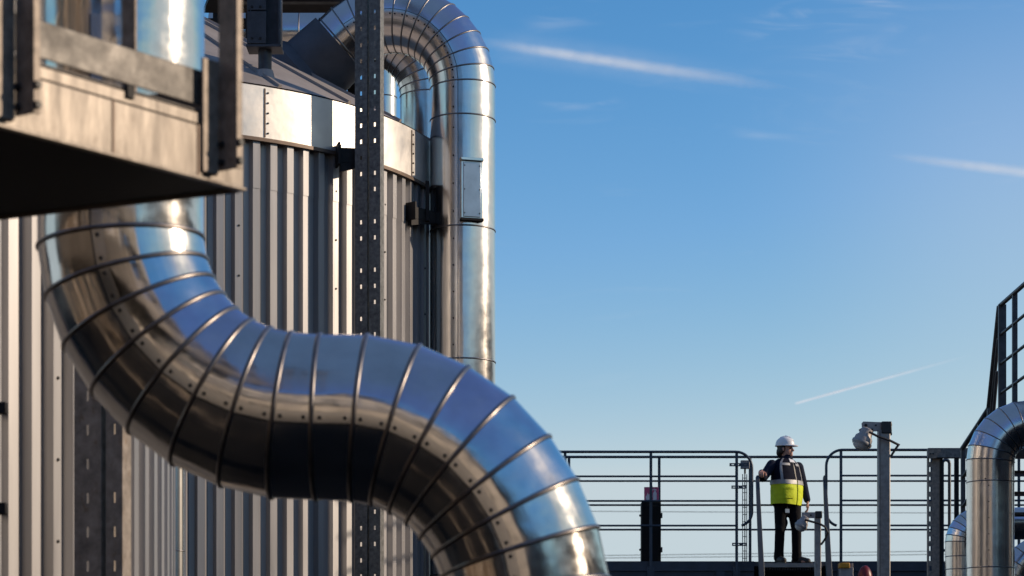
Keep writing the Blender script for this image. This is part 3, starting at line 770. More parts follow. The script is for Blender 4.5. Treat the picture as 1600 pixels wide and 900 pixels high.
SX = 5.24
st = thing('stair_railing', (SX, 27, 3.4), 'dark steel stair and landing railing climbing out of the right edge above the pipe', 'stair railing')
def tubes(pts3, r, name, n=8): 
    q = MB(); q.tube(pts3, r, n); q.build(name, 'roof_steel', st, sharp=60)
HT = CZ+4.62
for k in range(5):
    d = k*.315
    tubes([(SX, 26.0-.02, HT-d), (SX, 21.0, HT-d)], .024 if k == 0 else .017, 'landing_rail')
for yp, w_ in ((25.9, .08), (25.25, .05), (24.5, .05), (23.2, .05)):
    q = MB(); q.box((SX+.01, yp, (HT+HT-1.5)/2), (w_, .05, 1.5)); q.build('landing_post', 'roof_steel', st)
q = MB(); q.box((SX+.5, 23.6, HT-1.56), (1.1, 5.0, .14)); q.build('landing_deck', 'roof_steel', st)
off = Vector((0,0,0))
for k, dz in enumerate((0, .34, .68)):
    tubes([Vector((SX, 26.0+.06*k, HT-dz)), Vector((SX, 26.57, CZ+3.60-dz)), Vector((SX, 27.1, CZ+3.51-dz)), Vector((SX, 28.15, CZ+3.34-dz))], .03 if k == 0 else .02, 'stair_rail')
for yp, zt_, zb__ in ((26.55, 3.60, 2.4), (27.1, 3.51, 2.2), (28.1, 3.34, 2.2)):
    q = MB(); q.box((SX, yp, CZ+(zt_+zb__)/2), (.045, .045, zt_-zb__)); q.build('stair_post', 'roof_steel', st)
q = MB(); q.prism([(SX, 25.95, HT-1.6), (SX, 25.95, HT-1.35), (SX, 26.9, CZ+2.45), (SX, 28.2, CZ+2.42), (SX, 28.2, CZ+2.17), (SX, 26.8, CZ+2.2)], (.02, 0, 0)); q.build('stringer', 'roof_steel', st)
q = MB(); q.prism([(SX+.9, 25.95, HT-1.6), (SX+.9, 25.95, HT-1.35), (SX+.9, 26.9, CZ+2.45), (SX+.9, 28.2, CZ+2.42), (SX+.9, 28.2, CZ+2.17), (SX+.9, 26.8, CZ+2.2)], (.02, 0, 0)); q.build('stringer', 'roof_steel', st)
for k in range(4):
    f = (k+.5)/4; q = MB(); q.box((SX+.46, 25.98+.9*f, HT-1.45+f*(CZ+2.35-HT+1.45)), (.86, .22, .03)); q.build('tread', 'grating', st)
for (xx, yy) in ((SX+.05, 21.3), (SX+1.0, 21.3), (SX+1.0, 25.8), (SX+.5, 28.0)):
    zz = HT-1.63 if yy < 26 else CZ+2.2
    q = MB(); q.box((xx, yy, zz/2), (.12, .12, zz)); q.build('leg', 'roof_steel', st)

RY = 24.0; sr = RY/F
rpipe = thing('insulated_pipe', (P(1548, 0, RY).x, RY, 0), 'upright shiny pipe at the right edge bending over to the right', 'pipe')
cu, cv, br = 1605.5, 721, 58
puv = [(1547.5, HV+CZ*F/RY), (1547.5, 888), (1547.5, 754)] + [(cu-br*math.cos(R_(a)), cv-br*math.sin(R_(a))) for a in range(0, 181, 15)] + [(cu+br, 800), (cu+br, HV+CZ*F/RY)]
pts = [P(u, v, RY) for u, v in puv]
clad_pipe(rpipe, pts, 37*sr, list(range(1, len(pts)-1)), 'far_pipe_metal', 'far_bead_metal', .006, Vector((0,-1,0)), seg=72)
for k in range(9):
    for dv in ((0,)): screw(rpipe, P(1538, 762+k*25, RY)+Vector((0,-37*sr*.965,0)), (-.26,-.965,0), .0065)
for u_, v_ in ((1532.5, 751.5), (1547, 751.5), (1552, 702), (1563, 677)): screw(rpipe, P(u_, v_, RY)+Vector((0,-37*sr*.95,0)), (0,-1,0), .0065)
EY = 27.6; se = EY/F
ep = thing('insulated_pipe', (P(1499, 0, EY).x, EY, 0), 'small pipe elbow half hidden behind the upright pipe at the right edge', 'pipe')
cu, cv, br = 1532, 848, 30
puv = [(1502, HV+CZ*F/EY), (1502, 890), (1502, 870)] + [(cu-br*math.cos(R_(a)), cv-br*math.sin(R_(a))) for a in range(0, 91, 13)] + [(1560, cv-br), (1760, cv-br)]
pts = [P(u, v, EY) for u, v in puv]
clad_pipe(ep, pts, 25*se, list(range(1, len(pts)-1)), 'far_pipe_metal', 'far_bead_metal', .006, Vector((0,-1,0)), seg=48)
cp = thing('insulated_pipe', (P(1600, 0, 25.2).x, 25.2, 0), 'pale pipe bend in the lower right corner beside the upright pipe', 'pipe')
pts = [P(u, v, 25.2) for u, v in [(1700, 858), (1640, 858)] + [(1640-58*math.sin(R_(a)), 916-58*math.cos(R_(a))) for a in range(10, 91, 16)] + [(1581, 960), (1581, HV+CZ*F/25.2)]]
clad_pipe(cp, pts, 24*25.2/F, list(range(1, len(pts)-1)), 'far_pipe_metal', 'far_bead_metal', .006, Vector((0,-1,0)), seg=48)

# ------------------------------------------------------------------ overhead wires far away
for i, (v0, v1, nm) in enumerate(((799, 802, 'highest of the three'), (868, 862, 'middle of the three'), (872, 867, 'lowest of the three'))):
    WY = 260; q = MB(); pts = []
    for k in range(25):
        f = k/24; u = -800+f*4000
        fx = (u-940)/510; pts.append(P(u, v0+(v1-v0)*fx + 3.0*((f-.45)*2)**2*-4, WY+0))
    q.tube(pts, .032, 6)
    tag(q.build('overhead_wire', 'wire', None, org=pts[12]), 'hair thin power line low in the sky behind the railings, %s' % nm, 'wire', 'power lines')

# ------------------------------------------------------------------ the standing man
MY = 34.7; MO = Vector((P(1233, 882, MY).x, MY, DZ))
mn = thing('person', MO, 'man in white hard hat and yellow hi-vis vest standing at the railing opening, looking right', 'person')
RT27 = Matrix.Rotation(R_(47), 3, 'Z')       # torso turned towards the right of the picture
def W(p): return MO+Vector(p)
def T(p): return MO+Vector((-.05,0,0))+RT27 @ Vector(p)         # torso frame: -y forward, -x his right
def remesh(b, name, m, voxel, smooth=3, parent=mn):
    o = b.build('tmp_'+name, m, parent, sharp=None)
    r = o.modifiers.new('r', 'REMESH'); r.mode = 'VOXEL'; r.voxel_size = voxel; r.use_smooth_shade = True
    s = o.modifiers.new('s', 'SMOOTH'); s.factor = .5; s.iterations = smooth
    dg = bpy.context.evaluated_depsgraph_get(); me = bpy.data.meshes.new_from_object(o.evaluated_get(dg))
    old = o.data; bpy.data.objects.remove(o); bpy.data.meshes.remove(old)
    me.name = name; me.polygons.foreach_set('use_smooth', [True]*len(me.polygons))
    if not me.materials: me.materials.append(MATS[m])
    n = bpy.data.objects.new(name, me); col.objects.link(n); n.parent = parent; ORG[n.name] = ORG[parent.name]
    return n
rsh, rel, rwr = (-.258,-.10,1.415), (-.395,-.20,1.225), (-.437,-.385,1.285)
lsh, lel, lwr = (.140,.10,1.405), (.222,.13,1.14), (.268,.045,.915)
rhip, rkn, ran = (-.11,-.01,.90), (-.138,-.05,.49), (-.148,.015,.09)
lhip, lkn, lan = (.065,.03,.90), (.100,-.04,.49), (.112,.04,.09)
HC = Vector((-.055, -.02, 1.655)); HR = Matrix.Rotation(R_(66), 3, 'Z')   # head faces right, a little to the camera
def H(p): return MO+HC+HR @ Vector(p)
b = MB()
b.limb([W(rhip), W(rkn), W(ran)], [.085,.055,.04]); b.limb([W(lhip), W(lkn), W(lan)], [.085,.055,.04])
b.limb([W(ran), W((-.12,-.13,.035))], [.04,.03]); b.limb([W(lan), W((.21,-.04,.035))], [.04,.03])
b.ell(T((0,0,.95)), (.17,.12,.14)); b.ell(T((0,-.01,1.15)), (.165,.11,.24)); b.ell(T((0,.01,1.34)), (.165,.085,.15))
b.limb([W(rsh), W(rel), W(rwr)], [.055,.043,.030]); b.limb([W(lsh), W(lel), W(lwr)], [.055,.043,.030])
b.limb([W((-.02,.0,1.46)), W(HC-Vector((0,0,.07)))], [.062,.058])
# head with a face
b.ell(H((0,.012,.035)), (.076,.098,.095), HR); b.ell(H((0,-.025,-.035)), (.060,.072,.082), HR)
b.ell(H((0,-.088,-.085)), (.028,.022,.022), HR); b.ell(H((0,-.095,-.055)), (.026,.014,.009), HR); b.ell(H((0,-.094,-.068)), (.023,.014,.009), HR)
b.limb([H((0,-.098,.012)), H((0,-.120,-.028))], [.009,.014]); b.ell(H((.012,-.102,-.032)), (.009,.010,.008), HR); b.ell(H((-.012,-.102,-.032)), (.009,.010,.008), HR)
b.ell(H((0,-.086,.030)), (.052,.018,.012), HR)
for sx in (-1, 1): b.ell(H((.078*sx,.012,-.012)), (.012,.020,.032), HR)
def hand(b, wrist, fdir, pdir, tdir_, curls, spread=.019, k=1.12):
    """palm along fdir, back of hand facing -pdir, thumb on the tdir_ side; fingers curl towards pdir"""
    f, p_, t = Vector(fdir).normalized(), Vector(pdir).normalized(), Vector(tdir_).normalized()
    w = Vector(wrist)
    for i in range(4):
        b.limb([w+t*(.010*(1.5-i)), w+f*.085*k+t*(spread*(1.5-i))], [.015, .0125], 10)
    for i, (L, cu) in enumerate(zip((.072, .080, .075, .060), curls)):
        q = w+f*.088*k+t*(spread*(1.5-i)); d = f.copy(); pts = [q]; ang = 0
        for j, fr in enumerate((.45, .32, .23)):
            ang += cu*(1.0, 1.1, .7)[j]; d = f*math.cos(ang)+p_*math.sin(ang); q = q+d*(L*fr*k); pts.append(q)
        b.limb(pts, [.0105, .0098, .0090, .0080], 8)
    q0 = w+t*.022+f*.02; q1 = q0+(t*.75+f*.6+p_*.25).normalized()*.042*k; q2 = q1+(t*.25+f*.8+p_*.45).normalized()*.032*k; q3 = q2+(f*.75+p_*.6).normalized()*.026*k
    b.limb([q0, q1, q2, q3], [.015, .012, .0105, .009], 8)
# right hand closes on the ladder stile, left hand hangs relaxed
hand(b, W(rwr), (-.10,-.80,-.12), (0,.05,-1), (.95,-.15,0), (.75,.8,.8,.8))
hand(b, W(lwr), (.05,-.10,-1), (-.75,-.35,-.1), (.1,-.95,.05), (.28,.33,.36,.42))
remesh(b, 'body', 'skin', .0056, 2)
for sx in (-1, 1):
    q = MB(); q.ell(H((.030*sx,-.085,.008)), (.013,.009,.008), HR); q.build('eye', 'eye', mn)
# hair below the helmet
b = MB(); b.ell(H((0,.030,.030)), (.086,.095,.085), HR); b.ell(H((0,.082,-.045)), (.068,.052,.076), HR)
b.ell(H((.070,.035,-.02)), (.022,.045,.055), HR); b.ell(H((-.070,.035,-.02)), (.022,.045,.055), HR)
remesh(b, 'hair', 'hair', .009, 1)
# hard hat: shell, brim, ridge
b = MB(); rings = []
for f, s in ((0, 1.0), (.10, 1.0), (.35, .965), (.60, .85), (.80, .64), (.93, .38), (1.0, .06)):
    rings.append([H((.108*s*math.cos(a), .008+.138*s*math.sin(a)+.0, .050+.130*f)) for a in [2*math.pi*k/32 for k in range(32)]])
b.loft(rings); hs = b.build('hard_hat', 'helmet_white', mn, sharp=40)
b = MB(); rr = []
for z_, s in ((.046, .90), (.040, 1.03), (.052, 1.05), (.060, .98)):
    rr.append([H((.110*s*math.cos(a), .008+(.140*s+(.050 if math.sin(a) < 0 else 0)*abs(math.sin(a))**2)*math.sin(a), z_-(.012*abs(math.sin(a)) if math.sin(a) < 0 else 0))) for a in [2*math.pi*k/40 for k in range(40)]])
b.loft(rr); b.build('brim', 'helmet_white', hs, sharp=40)
b = MB(); b.limb([H((0,-.115,.11)), H((0,-.06,.165)), H((0,.0,.182)), H((0,.07,.165)), H((0,.125,.11))], [.012]*5, 8); b.build('ridge', 'helmet_white', hs, sharp=None)
# trousers
b = MB(); b.limb([W(rhip), W(rkn), W((-.147,.01,.10))], [.112,.073,.068]); b.limb([W(lhip), W(lkn), W((.112,.035,.10))], [.112,.073,.068])
b.limb([W((-.146,.0,.17)), W((-.148,.01,.10))], [.072,.075]); b.limb([W((.112,.02,.17)), W((.112,.035,.10))], [.072,.075])
b.ell(T((-.01,0,.93)), (.215,.150,.16)); b.limb([W((-.10,-.03,.60)), W((-.136,-.06,.50))], [.082,.078])
b.ell(W((.07,.02,.78)), (.10,.105,.12)); b.ell(W((-.08,-.02,.78)), (.105,.105,.12))
remesh(b, 'trousers', 'trouser_black', .012, 3)
# boots
for a_, toe in ((ran, (-.098,-.175,.045)), (lan, (.262,-.045,.045))):
    b = MB(); a_ = Vector(a_); toe = Vector(toe); d = (toe-a_); d.z = 0; d.normalize()
    b.limb([W(a_+Vector((0,0,.08))), W(a_+Vector((0,0,-.02)))], [.058,.060]); b.limb([W((a_.x-d.x*.035, a_.y-d.y*.035, .048)), W((toe.x, toe.y, .045))], [.048,.045])
    b.limb([W((a_.x, a_.y, .075)), W((toe.x-d.x*.04, toe.y-d.y*.04, .052))], [.055,.048])
    bo = remesh(b, 'boot', 'boot', .010, 2)
    b = MB(); n = Vector((-d.y, d.x, 0)); ring = []
    for k in range(20):
        a = 2*math.pi*k/20; c = (a_+toe)/2; ring.append(Vector((c.x, c.y, 0))+d*(.155*math.cos(a))+n*(.050*math.sin(a)))
    b.loft([[W(p+Vector((0,0,.002))) for p in ring], [W(p+Vector((0,0,.024))) for p in ring]]); b.build('sole', 'black_plastic', bo)
# torso profile shared by jacket and vest: (z, half width, half depth, forward shift)
PROF = [(z, a*1.02, b*.98, c) for z, a, b, c in [(.80,.205,.150,.0), (.84,.232,.175,-.008), (.95,.238,.185,-.018), (1.08,.245,.185,-.02), (1.20,.248,.175,-.012), (1.32,.244,.160,0), (1.40,.235,.145,.004), (1.455,.205,.125,.008), (1.495,.145,.100,.012), (1.525,.085,.075,.015)]]
def tors(z):
    for (z0, *p0), (z1, *p1) in zip(PROF, PROF[1:]):
        if z <= z1:
            f = max(0, min(1, (z-z0)/(z1-z0))); return [a+(b2-a)*f for a, b2 in zip(p0, p1)]
    return PROF[-1][1:]
def tp(z, ang, off):      # ang 0 = front (-y), + towards his left (+x)
    a, bb, sh = tors(z); n = 2.4; s, c = math.sin(ang), -math.cos(ang)
    px = math.copysign(abs(s)**(2/n), s)*(a+off); py = math.copysign(abs(c)**(2/n), c)*(bb+off)+sh
    wr = .004*math.sin(ang*9+z*23)+.003*math.sin(ang*5-z*41)
    return T((px*(1+wr*2), py*(1+wr*2), z))
b = MB(); n = 40
zs = [.86,.95,1.05,1.15,1.25,1.33,1.40,1.455,1.495,1.525]
b.loft([[tp(z, 2*math.pi*k/n, -.022) for k in range(n)] for z in zs])
b.limb([W(rsh), W(rel), W(Vector(rwr)*.86+Vector(rel)*.14)], [.080,.066,.050]); b.limb([W(lsh), W(lel), W(Vector(lwr)*.92+Vector(lel)*.08)], [.080,.063,.050])
b.limb([W((-.03,.0,1.49)), W((-.035,-.005,1.565))], [.088,.076])
remesh(b, 'jacket', 'navy_cloth', .012, 2)
def shell(z0, z1, a0, a1, off, th, name, m, nz=8, na=48, full=False, zf=None):
    b = MB(); outer, inner = [], []
    for i in range(nz+1):
        z = z0+(z1-z0)*i/nz
        ro, ri = [], []
        for k in range(na if full else na+1):
            a = a0+(a1-a0)*k/na; zz = z if zf is None else zf(z, a)
            ro.append(tp(zz, a, off)); ri.append(tp(zz, a, off-th))
        outer.append(ro); inner.append(ri)
    if full:
        vo = b.loft(outer, cap=False); vi = b.loft(inner, cap=False)
        for r_o, r_i in ((vo[0], vi[0]), (vo[-1], vi[-1])):
            for k in range(na): b.face([r_o[k], r_o[(k+1)%na], r_i[(k+1)%na], r_i[k]])
    else:
        b.loft([o_+i_[::-1] for o_, i_ in zip(outer, inner)])
    return b.build(name, m, mn, sharp=50)
op = R_(1.5)
shell(1.185, 1.515, op, 2*math.pi-op, .004, .012, 'vest_upper', 'vest_navy', 12, 64)
shell(.845, 1.187, op, 2*math.pi-op, .012, .012, 'vest_lower', 'vest_yellow', 10, 64, zf=lambda z, a: z-.012*math.sin(a)*(1.187-z)/.34)
shell(1.135, 1.195, op, 2*math.pi-op, .020, .008, 'reflective_band', 'reflective', 2, 64)
for sg in (-1, 1):
    ca = R_(-60) if sg < 0 else R_(34)
    shell(1.19, 1.515, ca-R_(6), ca+R_(6), .014, .007, 'reflective_strap', 'reflective', 10, 5)
shell(1.405, 1.44, -R_(58), -R_(16), .016, .007, 'reflective_strip', 'reflective', 2, 8)
shell(1.405, 1.44, R_(8), R_(34), .016, .007, 'reflective_strip', 'reflective', 2, 8)
shell(1.455, 1.515, -R_(13), R_(13), .018, .008, 'shirt_collar', 'helmet_white', 3, 8)
shell(1.195, 1.50, -R_(1.3), R_(1.3), .010, .008, 'zip', 'black_plastic', 8, 2)
shell(.93, 1.075, -R_(58), -R_(16), .024, .010, 'vest_pocket', 'vest_yellow', 3, 8)
shell(1.06, 1.085, -R_(59), -R_(15), .030, .010, 'pocket_flap', 'vest_yellow', 1, 8)
q = MB(); q.box(W((-.045,-.165,.755)), (.062, .008, .055), Matrix.Rotation(R_(14), 3, 'Z')); q.build('id_badge', 'badge', mn)
q = MB(); q.tube([W((-.045,-.160,.78)), W((-.045,-.165,.83)), W((-.04,-.17,.86))], .006, 6); q.build('badge_cord', 'cable', mn)

# ------------------------------------------------------------------ unseen buildings added for the metal to mirror and to shade the yard
bt = thing('added_pale_hall', (-4.5, -17, 0), 'pale hall added unseen behind the camera, set at an angle for the pipes to mirror', 'building')  # added, unseen: turned so its sunlit wall gives a cream reflection
rm = Matrix.Rotation(R_(-38), 3, 'Z'); bc = Vector((-4.5, -17, 0))
q = MB(); q.box(bc+Vector((0,0,5.5)), (12, 8, 11), rm); q.build('wall', 'pale_tank', bt)
q = MB(); q.box(bc+Vector((0,0,11.15)), (12.6, 8.6, .3), rm); q.build('roof', 'dark_steel', bt)
for k in range(4):
    for z in (3, 7):
        q = MB(); q.box(bc+rm @ Vector((-4.5+k*3.0, 4.0, 0))+Vector((0,0,z)), (1.6, .1, 1.5), rm); q.build('window', 'hall_glass', bt)
br_ = thing('added_pipe_bridge', (-3, -9, 0), 'steel pipe bridge added unseen behind the camera for the pipes to mirror', 'pipe bridge')  # added out of view to break up the reflections on the pipes
for x_ in (-11, -4.2, 2.6, 9.4):
    for y_ in (-9.7, -8.3):
        q = MB(); q.box((x_, y_, 3.4), (.3, .3, 6.8)); q.build('column', 'brown_zinc', br_)
    q = MB(); q.box((x_, -9, 6.9), (.3, 2.0, .35)); q.build('cross_beam', 'brown_zinc', br_)
for y_ in (-9.8, -8.2):
    q = MB(); q.box((-1, y_, 6.25), (24, .18, .3)); q.build('long_beam', 'roof_steel', br_)
for y_, r_ in ((-9.4, .28), (-8.7, .2)):
    q = MB(); q.cyl((-13, y_, 7.1+r_), (11, y_, 7.1+r_), r_, seg=32); q.build('pipe', 'far_pipe_metal', br_, sharp=40)
hl = thing('added_brick_hall', (2, -50, 0), 'long brown brick hall added unseen behind the camera for the pipes to mirror', 'building')  # added, unseen: its height fills the pipe reflections with brown
q = MB(); q.box((2,-50,6), (110, 14, 12)); q.build('wall', 'added_brick_hall', hl)
q = MB(); q.box((2,-50,12.15), (111, 15, .3)); q.build('roof', 'dark_steel', hl)
q = MB(); q.box((-20,-52,19), (42, 10, 14)); q.build('upper_wall', 'added_brick_hall', hl)
for k in range(14):
    q = MB(); q.box((-39+k*6.2, -42.95, 7.2), (3.2, .1, 4.6)); q.build('window', 'hall_glass', hl)

bh = thing('added_boiler_house', (-20, -2, 0), 'bronze brown block added unseen off to the left for the pipes to mirror', 'building')  # added out of view to put bronze tones into the pipe reflections
q = MB(); q.box((-20, -2, 8), (10, 20, 16)); q.build('wall', 'bronze_hall', bh)
q = MB(); q.box((-20, -2, 16.1), (10.6, 20.6, .3)); q.build('roof', 'dark_steel', bh)
for k in range(5):
    for z in (3.5, 9.0):
        q = MB(); q.box((-14.96, -9.6+k*4.0, z), (.1, 1.5, 4.2)); q.build('window', 'hall_glass', bh)
for k in range(6):
    q = MB(); q.box((-14.93, -11.6+k*4.0, 8), (.24, .3, 15.9)); q.build('pilaster', 'pale_tank', bh)
sh = thing('added_shade_hall', (32, 12, 0), 'long dark hall added unseen off to the right to shade the yard', 'building')  # added, unseen: blocks the sun so the ground reflects dark in the pipes
q = MB(); q.box((32,12,5.2), (12, 92, 10.4)); q.build('wall', 'hall_wall', sh)
q = MB(); q.box((32,12,10.5), (12.6, 92.6, .25)); q.build('roof', 'dark_steel', sh)
for k in range(12):
    q = MB(); q.box((25.96, -28+k*7.2, 5.4), (.1, 4.2, 2.4)); q.build('window', 'hall_glass', sh)

# ------------------------------------------------------------------ contrails: faint ice cloud volumes, most brightness painted into the world sky
def contrail(pts2, radii, Y, m, label, jit=.12, core=None):
    rnd = random.Random(len(label)); n = 60; pts = []; rr = []
    for k in range(n+1):
        f = k/n*(len(pts2)-1); i = min(int(f), len(pts2)-2); g_ = f-i
        u = pts2[i][0]*(1-g_)+pts2[i+1][0]*g_; v = pts2[i][1]*(1-g_)+pts2[i+1][1]*g_; r = radii[i]*(1-g_)+radii[i+1]*g_
        pts.append(P(u, v, Y)); rr.append(max(.02, r)*Y/F*(1+rnd.uniform(-jit, jit)))
    root = None
    for nm, sc_, lo, hi, mm in (('contrail', 1.0, 0, n, m), ('core', .62, 3, n-12, core), ('inner_core', .34, 6, n-22, core)):
        if mm is None: continue
        q = MB(); q.tube([p+Vector((0,0,rnd.uniform(-.1,.1)*rr[i])) for i, p in enumerate(pts[lo:hi+1])], 1.0, 16, rr=[x*sc_*min(1, (k+.02)/10, (hi-lo-k+.02)/14) for k, x in enumerate(rr[lo:hi+1])])
        o = q.build(nm, mm, root, sharp=None, org=pts[n//2])
        if root is None: root = tag(o, label, 'contrail', 'aircraft trails in the sky')
    return root
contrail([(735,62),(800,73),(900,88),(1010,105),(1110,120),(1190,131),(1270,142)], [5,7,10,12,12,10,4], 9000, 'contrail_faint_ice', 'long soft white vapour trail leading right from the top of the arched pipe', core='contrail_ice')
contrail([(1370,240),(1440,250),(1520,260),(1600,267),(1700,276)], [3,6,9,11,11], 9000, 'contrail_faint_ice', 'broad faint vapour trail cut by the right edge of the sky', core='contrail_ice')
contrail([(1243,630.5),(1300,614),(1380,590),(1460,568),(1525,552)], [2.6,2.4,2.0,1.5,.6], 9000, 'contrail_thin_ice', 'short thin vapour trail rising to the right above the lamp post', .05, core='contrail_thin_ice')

# ------------------------------------------------------------------ world, sun, camera
w = bpy.data.worlds.new('World'); sc.world = w; w.use_nodes = True
nt = w.node_tree; N, L = nt.nodes, nt.links
bg = N['Background']
sky = N.new('ShaderNodeTexSky'); sky.sky_type = 'NISHITA'; sky.sun_disc = False
sky.sun_elevation = SUN_EL; sky.sun_rotation = SUN_AZ
sky.altitude = 0; sky.air_density = 1.0; sky.dust_density = .3; sky.ozone_density = 1.0
# faint cirrus wisps, fixed to directions of the sky
tc = N.new('ShaderNodeTexCoord'); mp = N.new('ShaderNodeMapping'); mp.inputs['Scale'].default_value = (5, 5, 34); mp.inputs['Rotation'].default_value = (0, R_(8), 0)
L.new(tc.outputs['Generated'], mp.inputs[0])
nz = N.new('ShaderNodeTexNoise'); nz.inputs['Scale'].default_value = 1.5; nz.inputs['Detail'].default_value = 7; nz.inputs['Roughness'].default_value = .62; nz.inputs['Distortion'].default_value = .6
L.new(mp.outputs[0], nz.inputs['Vector'])
cr = N.new('ShaderNodeValToRGB'); cr.color_ramp.elements[0].position = .60; cr.color_ramp.elements[1].position = .85
cr.color_ramp.elements[0].color = (0,0,0,1); cr.color_ramp.elements[1].color = (.16,.16,.16,1)
L.new(nz.outputs['Fac'], cr.inputs[0])
mx = N.new('ShaderNodeMix'); mx.data_type = 'RGBA'
# colour response of the sky: deeper blue aloft, paler towards the horizon
sep = N.new('ShaderNodeSeparateColor'); cmb = N.new('ShaderNodeCombineColor'); L.new(sky.outputs[0], sep.inputs[0])
for i, (pw, ml, mxv) in enumerate(((2.4, .265, 5.5), (1.4, .755, 6.5), (1.1, 1.37, 7.0))):
    p_ = N.new('ShaderNodeMath'); p_.operation = 'POWER'; p_.inputs[1].default_value = pw; L.new(sep.outputs[i], p_.inputs[0])
    m_ = N.new('ShaderNodeMath'); m_.operation = 'MULTIPLY'; m_.inputs[1].default_value = ml; L.new(p_.outputs[0], m_.inputs[0])
    n_ = N.new('ShaderNodeMath'); n_.operation = 'MINIMUM'; n_.inputs[1].default_value = mxv; L.new(m_.outputs[0], n_.inputs[0])
    x_ = N.new('ShaderNodeMath'); x_.operation = 'MAXIMUM'; x_.inputs[1].default_value = (.85, 1.55, 3.0)[i]; L.new(n_.outputs[0], x_.inputs[0])
    L.new(x_.outputs[0], cmb.inputs[i])
L.new(cr.outputs[0], mx.inputs['Factor']); L.new(cmb.outputs[0], mx.inputs[6]); mx.inputs[7].default_value = (5.5, 6.4, 7.4, 1)
def math_(op, a, b_=None, clamp=False):
    n = N.new('ShaderNodeMath'); n.operation = op; n.use_clamp = clamp
    for i, x in enumerate((a, b_)):
        if x is None: continue
        if isinstance(x, (int, float)): n.inputs[i].default_value = x
        else: L.new(x, n.inputs[i])
    return n.outputs[0]
def smooth_(x, lo, hi, a, b_):
    n = N.new('ShaderNodeMapRange'); n.interpolation_type = 'SMOOTHSTEP'
    n.inputs['From Min'].default_value = lo; n.inputs['From Max'].default_value = hi; n.inputs['To Min'].default_value = a; n.inputs['To Max'].default_value = b_
    L.new(x, n.inputs['Value']); return n.outputs[0]
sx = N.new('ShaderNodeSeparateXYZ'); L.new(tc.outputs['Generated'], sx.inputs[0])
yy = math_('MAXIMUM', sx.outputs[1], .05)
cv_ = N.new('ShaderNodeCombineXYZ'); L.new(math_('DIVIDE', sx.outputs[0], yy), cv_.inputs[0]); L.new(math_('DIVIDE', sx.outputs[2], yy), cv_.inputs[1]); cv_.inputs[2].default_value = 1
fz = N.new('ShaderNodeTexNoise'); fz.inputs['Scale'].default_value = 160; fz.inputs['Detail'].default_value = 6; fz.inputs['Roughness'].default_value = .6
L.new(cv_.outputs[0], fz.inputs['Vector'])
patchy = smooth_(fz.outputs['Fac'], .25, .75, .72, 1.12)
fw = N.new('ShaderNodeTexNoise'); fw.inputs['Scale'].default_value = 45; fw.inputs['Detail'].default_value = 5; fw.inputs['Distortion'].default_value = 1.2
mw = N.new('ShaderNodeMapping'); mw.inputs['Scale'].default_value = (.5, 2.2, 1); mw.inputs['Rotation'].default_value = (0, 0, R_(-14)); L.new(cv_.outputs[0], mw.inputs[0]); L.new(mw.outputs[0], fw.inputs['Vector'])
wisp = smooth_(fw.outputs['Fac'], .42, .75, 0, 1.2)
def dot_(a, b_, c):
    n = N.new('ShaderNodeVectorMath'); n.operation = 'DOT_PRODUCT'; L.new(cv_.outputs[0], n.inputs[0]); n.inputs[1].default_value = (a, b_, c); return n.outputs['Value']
def streak(p0, p1, wd, amt, tin, tout, tex):  # paints the trails' brightness, wisps and haze into the sky colour
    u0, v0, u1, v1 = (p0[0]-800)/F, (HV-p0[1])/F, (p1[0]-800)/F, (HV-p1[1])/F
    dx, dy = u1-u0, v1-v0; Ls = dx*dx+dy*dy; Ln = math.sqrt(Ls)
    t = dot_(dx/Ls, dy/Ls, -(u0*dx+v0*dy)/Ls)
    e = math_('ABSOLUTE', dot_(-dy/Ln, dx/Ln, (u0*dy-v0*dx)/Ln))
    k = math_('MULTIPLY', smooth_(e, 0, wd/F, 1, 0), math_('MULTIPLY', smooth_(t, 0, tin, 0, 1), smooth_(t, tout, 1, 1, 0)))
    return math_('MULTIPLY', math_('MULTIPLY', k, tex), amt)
tot = None
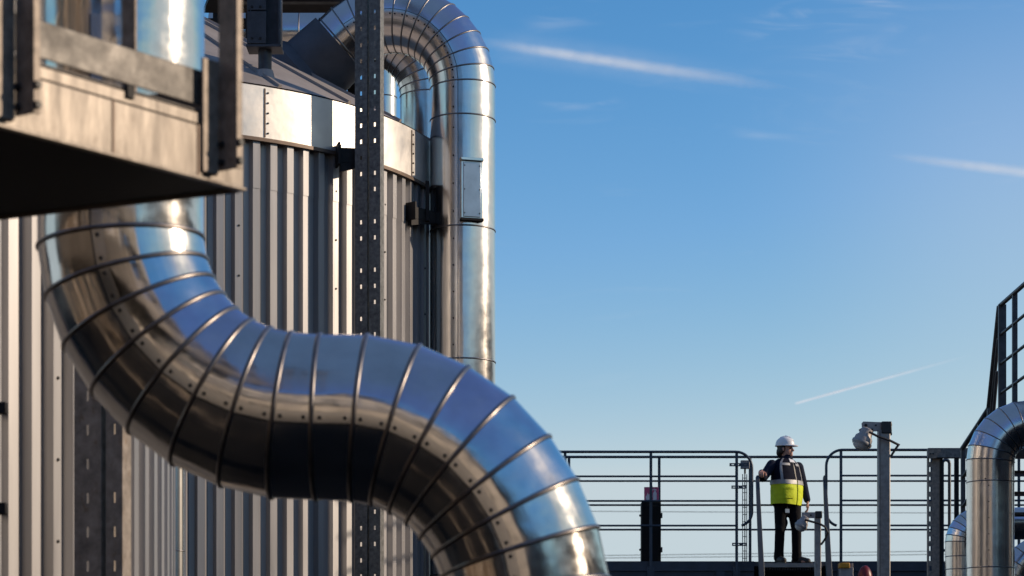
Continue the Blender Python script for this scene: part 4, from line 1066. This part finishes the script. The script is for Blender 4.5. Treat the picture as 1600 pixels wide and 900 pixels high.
for a_ in (((735,63),(1240,139), 12, .44, .3, .4, patchy), ((745,66),(1215,134), 36, .13, .2, .4, patchy), ((1150,470),(2000,200), 520, .22, .55, .95, 1.0),
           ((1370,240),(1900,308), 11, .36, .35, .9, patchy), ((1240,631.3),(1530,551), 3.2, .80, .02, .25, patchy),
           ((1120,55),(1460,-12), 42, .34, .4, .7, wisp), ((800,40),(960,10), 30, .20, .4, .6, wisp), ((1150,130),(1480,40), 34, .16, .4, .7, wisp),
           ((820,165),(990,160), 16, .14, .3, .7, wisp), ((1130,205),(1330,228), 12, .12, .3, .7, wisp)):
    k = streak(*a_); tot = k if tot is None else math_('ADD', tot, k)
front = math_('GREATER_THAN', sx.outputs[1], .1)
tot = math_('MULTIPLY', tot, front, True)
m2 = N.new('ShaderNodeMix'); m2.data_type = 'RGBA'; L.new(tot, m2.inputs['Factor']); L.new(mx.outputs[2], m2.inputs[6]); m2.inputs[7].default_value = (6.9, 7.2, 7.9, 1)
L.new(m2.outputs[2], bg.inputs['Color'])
bg.inputs['Strength'].default_value = .10
sl_ = bpy.data.lights.new('sun', 'SUN'); sl_.energy = 4.0; sl_.angle = R_(.53); sl_.color = (1, .80, .60)
so = bpy.data.objects.new('sun', sl_); col.objects.link(so)
so.rotation_euler = (-SUN).to_track_quat('-Z', 'Y').to_euler()

cd = bpy.data.cameras.new('camera'); cam = bpy.data.objects.new('camera', cd); col.objects.link(cam)
cam.location = (0, 0, CZ); cam.rotation_euler = (R_(90), 0, 0)
cd.sensor_width = 36; cd.lens = 36*F/1600; cd.shift_y = (HV-450)/1600
cd.clip_start = .1; cd.clip_end = 40000
cd.dof.use_dof = True; cd.dof.focus_distance = 25.5; cd.dof.aperture_fstop = 4.0; cd.dof.aperture_blades = 8
sc.camera = cam
sc.view_settings.view_transform = 'Standard'; sc.view_settings.look = 'None'
sc.view_settings.exposure = 0; sc.view_settings.gamma = 1; sc.view_settings.use_curve_mapping = False
cy = sc.cycles if hasattr(sc, 'cycles') else None
sc.render.engine = 'CYCLES'
sc.cycles.use_denoising = True; sc.cycles.sample_clamp_indirect = 4; sc.cycles.max_bounces = 8; sc.cycles.glossy_bounces = 5; sc.cycles.volume_bounces = 2
sc.cycles.blur_glossy = .5; sc.cycles.use_adaptive_sampling = True; sc.cycles.adaptive_threshold = .01
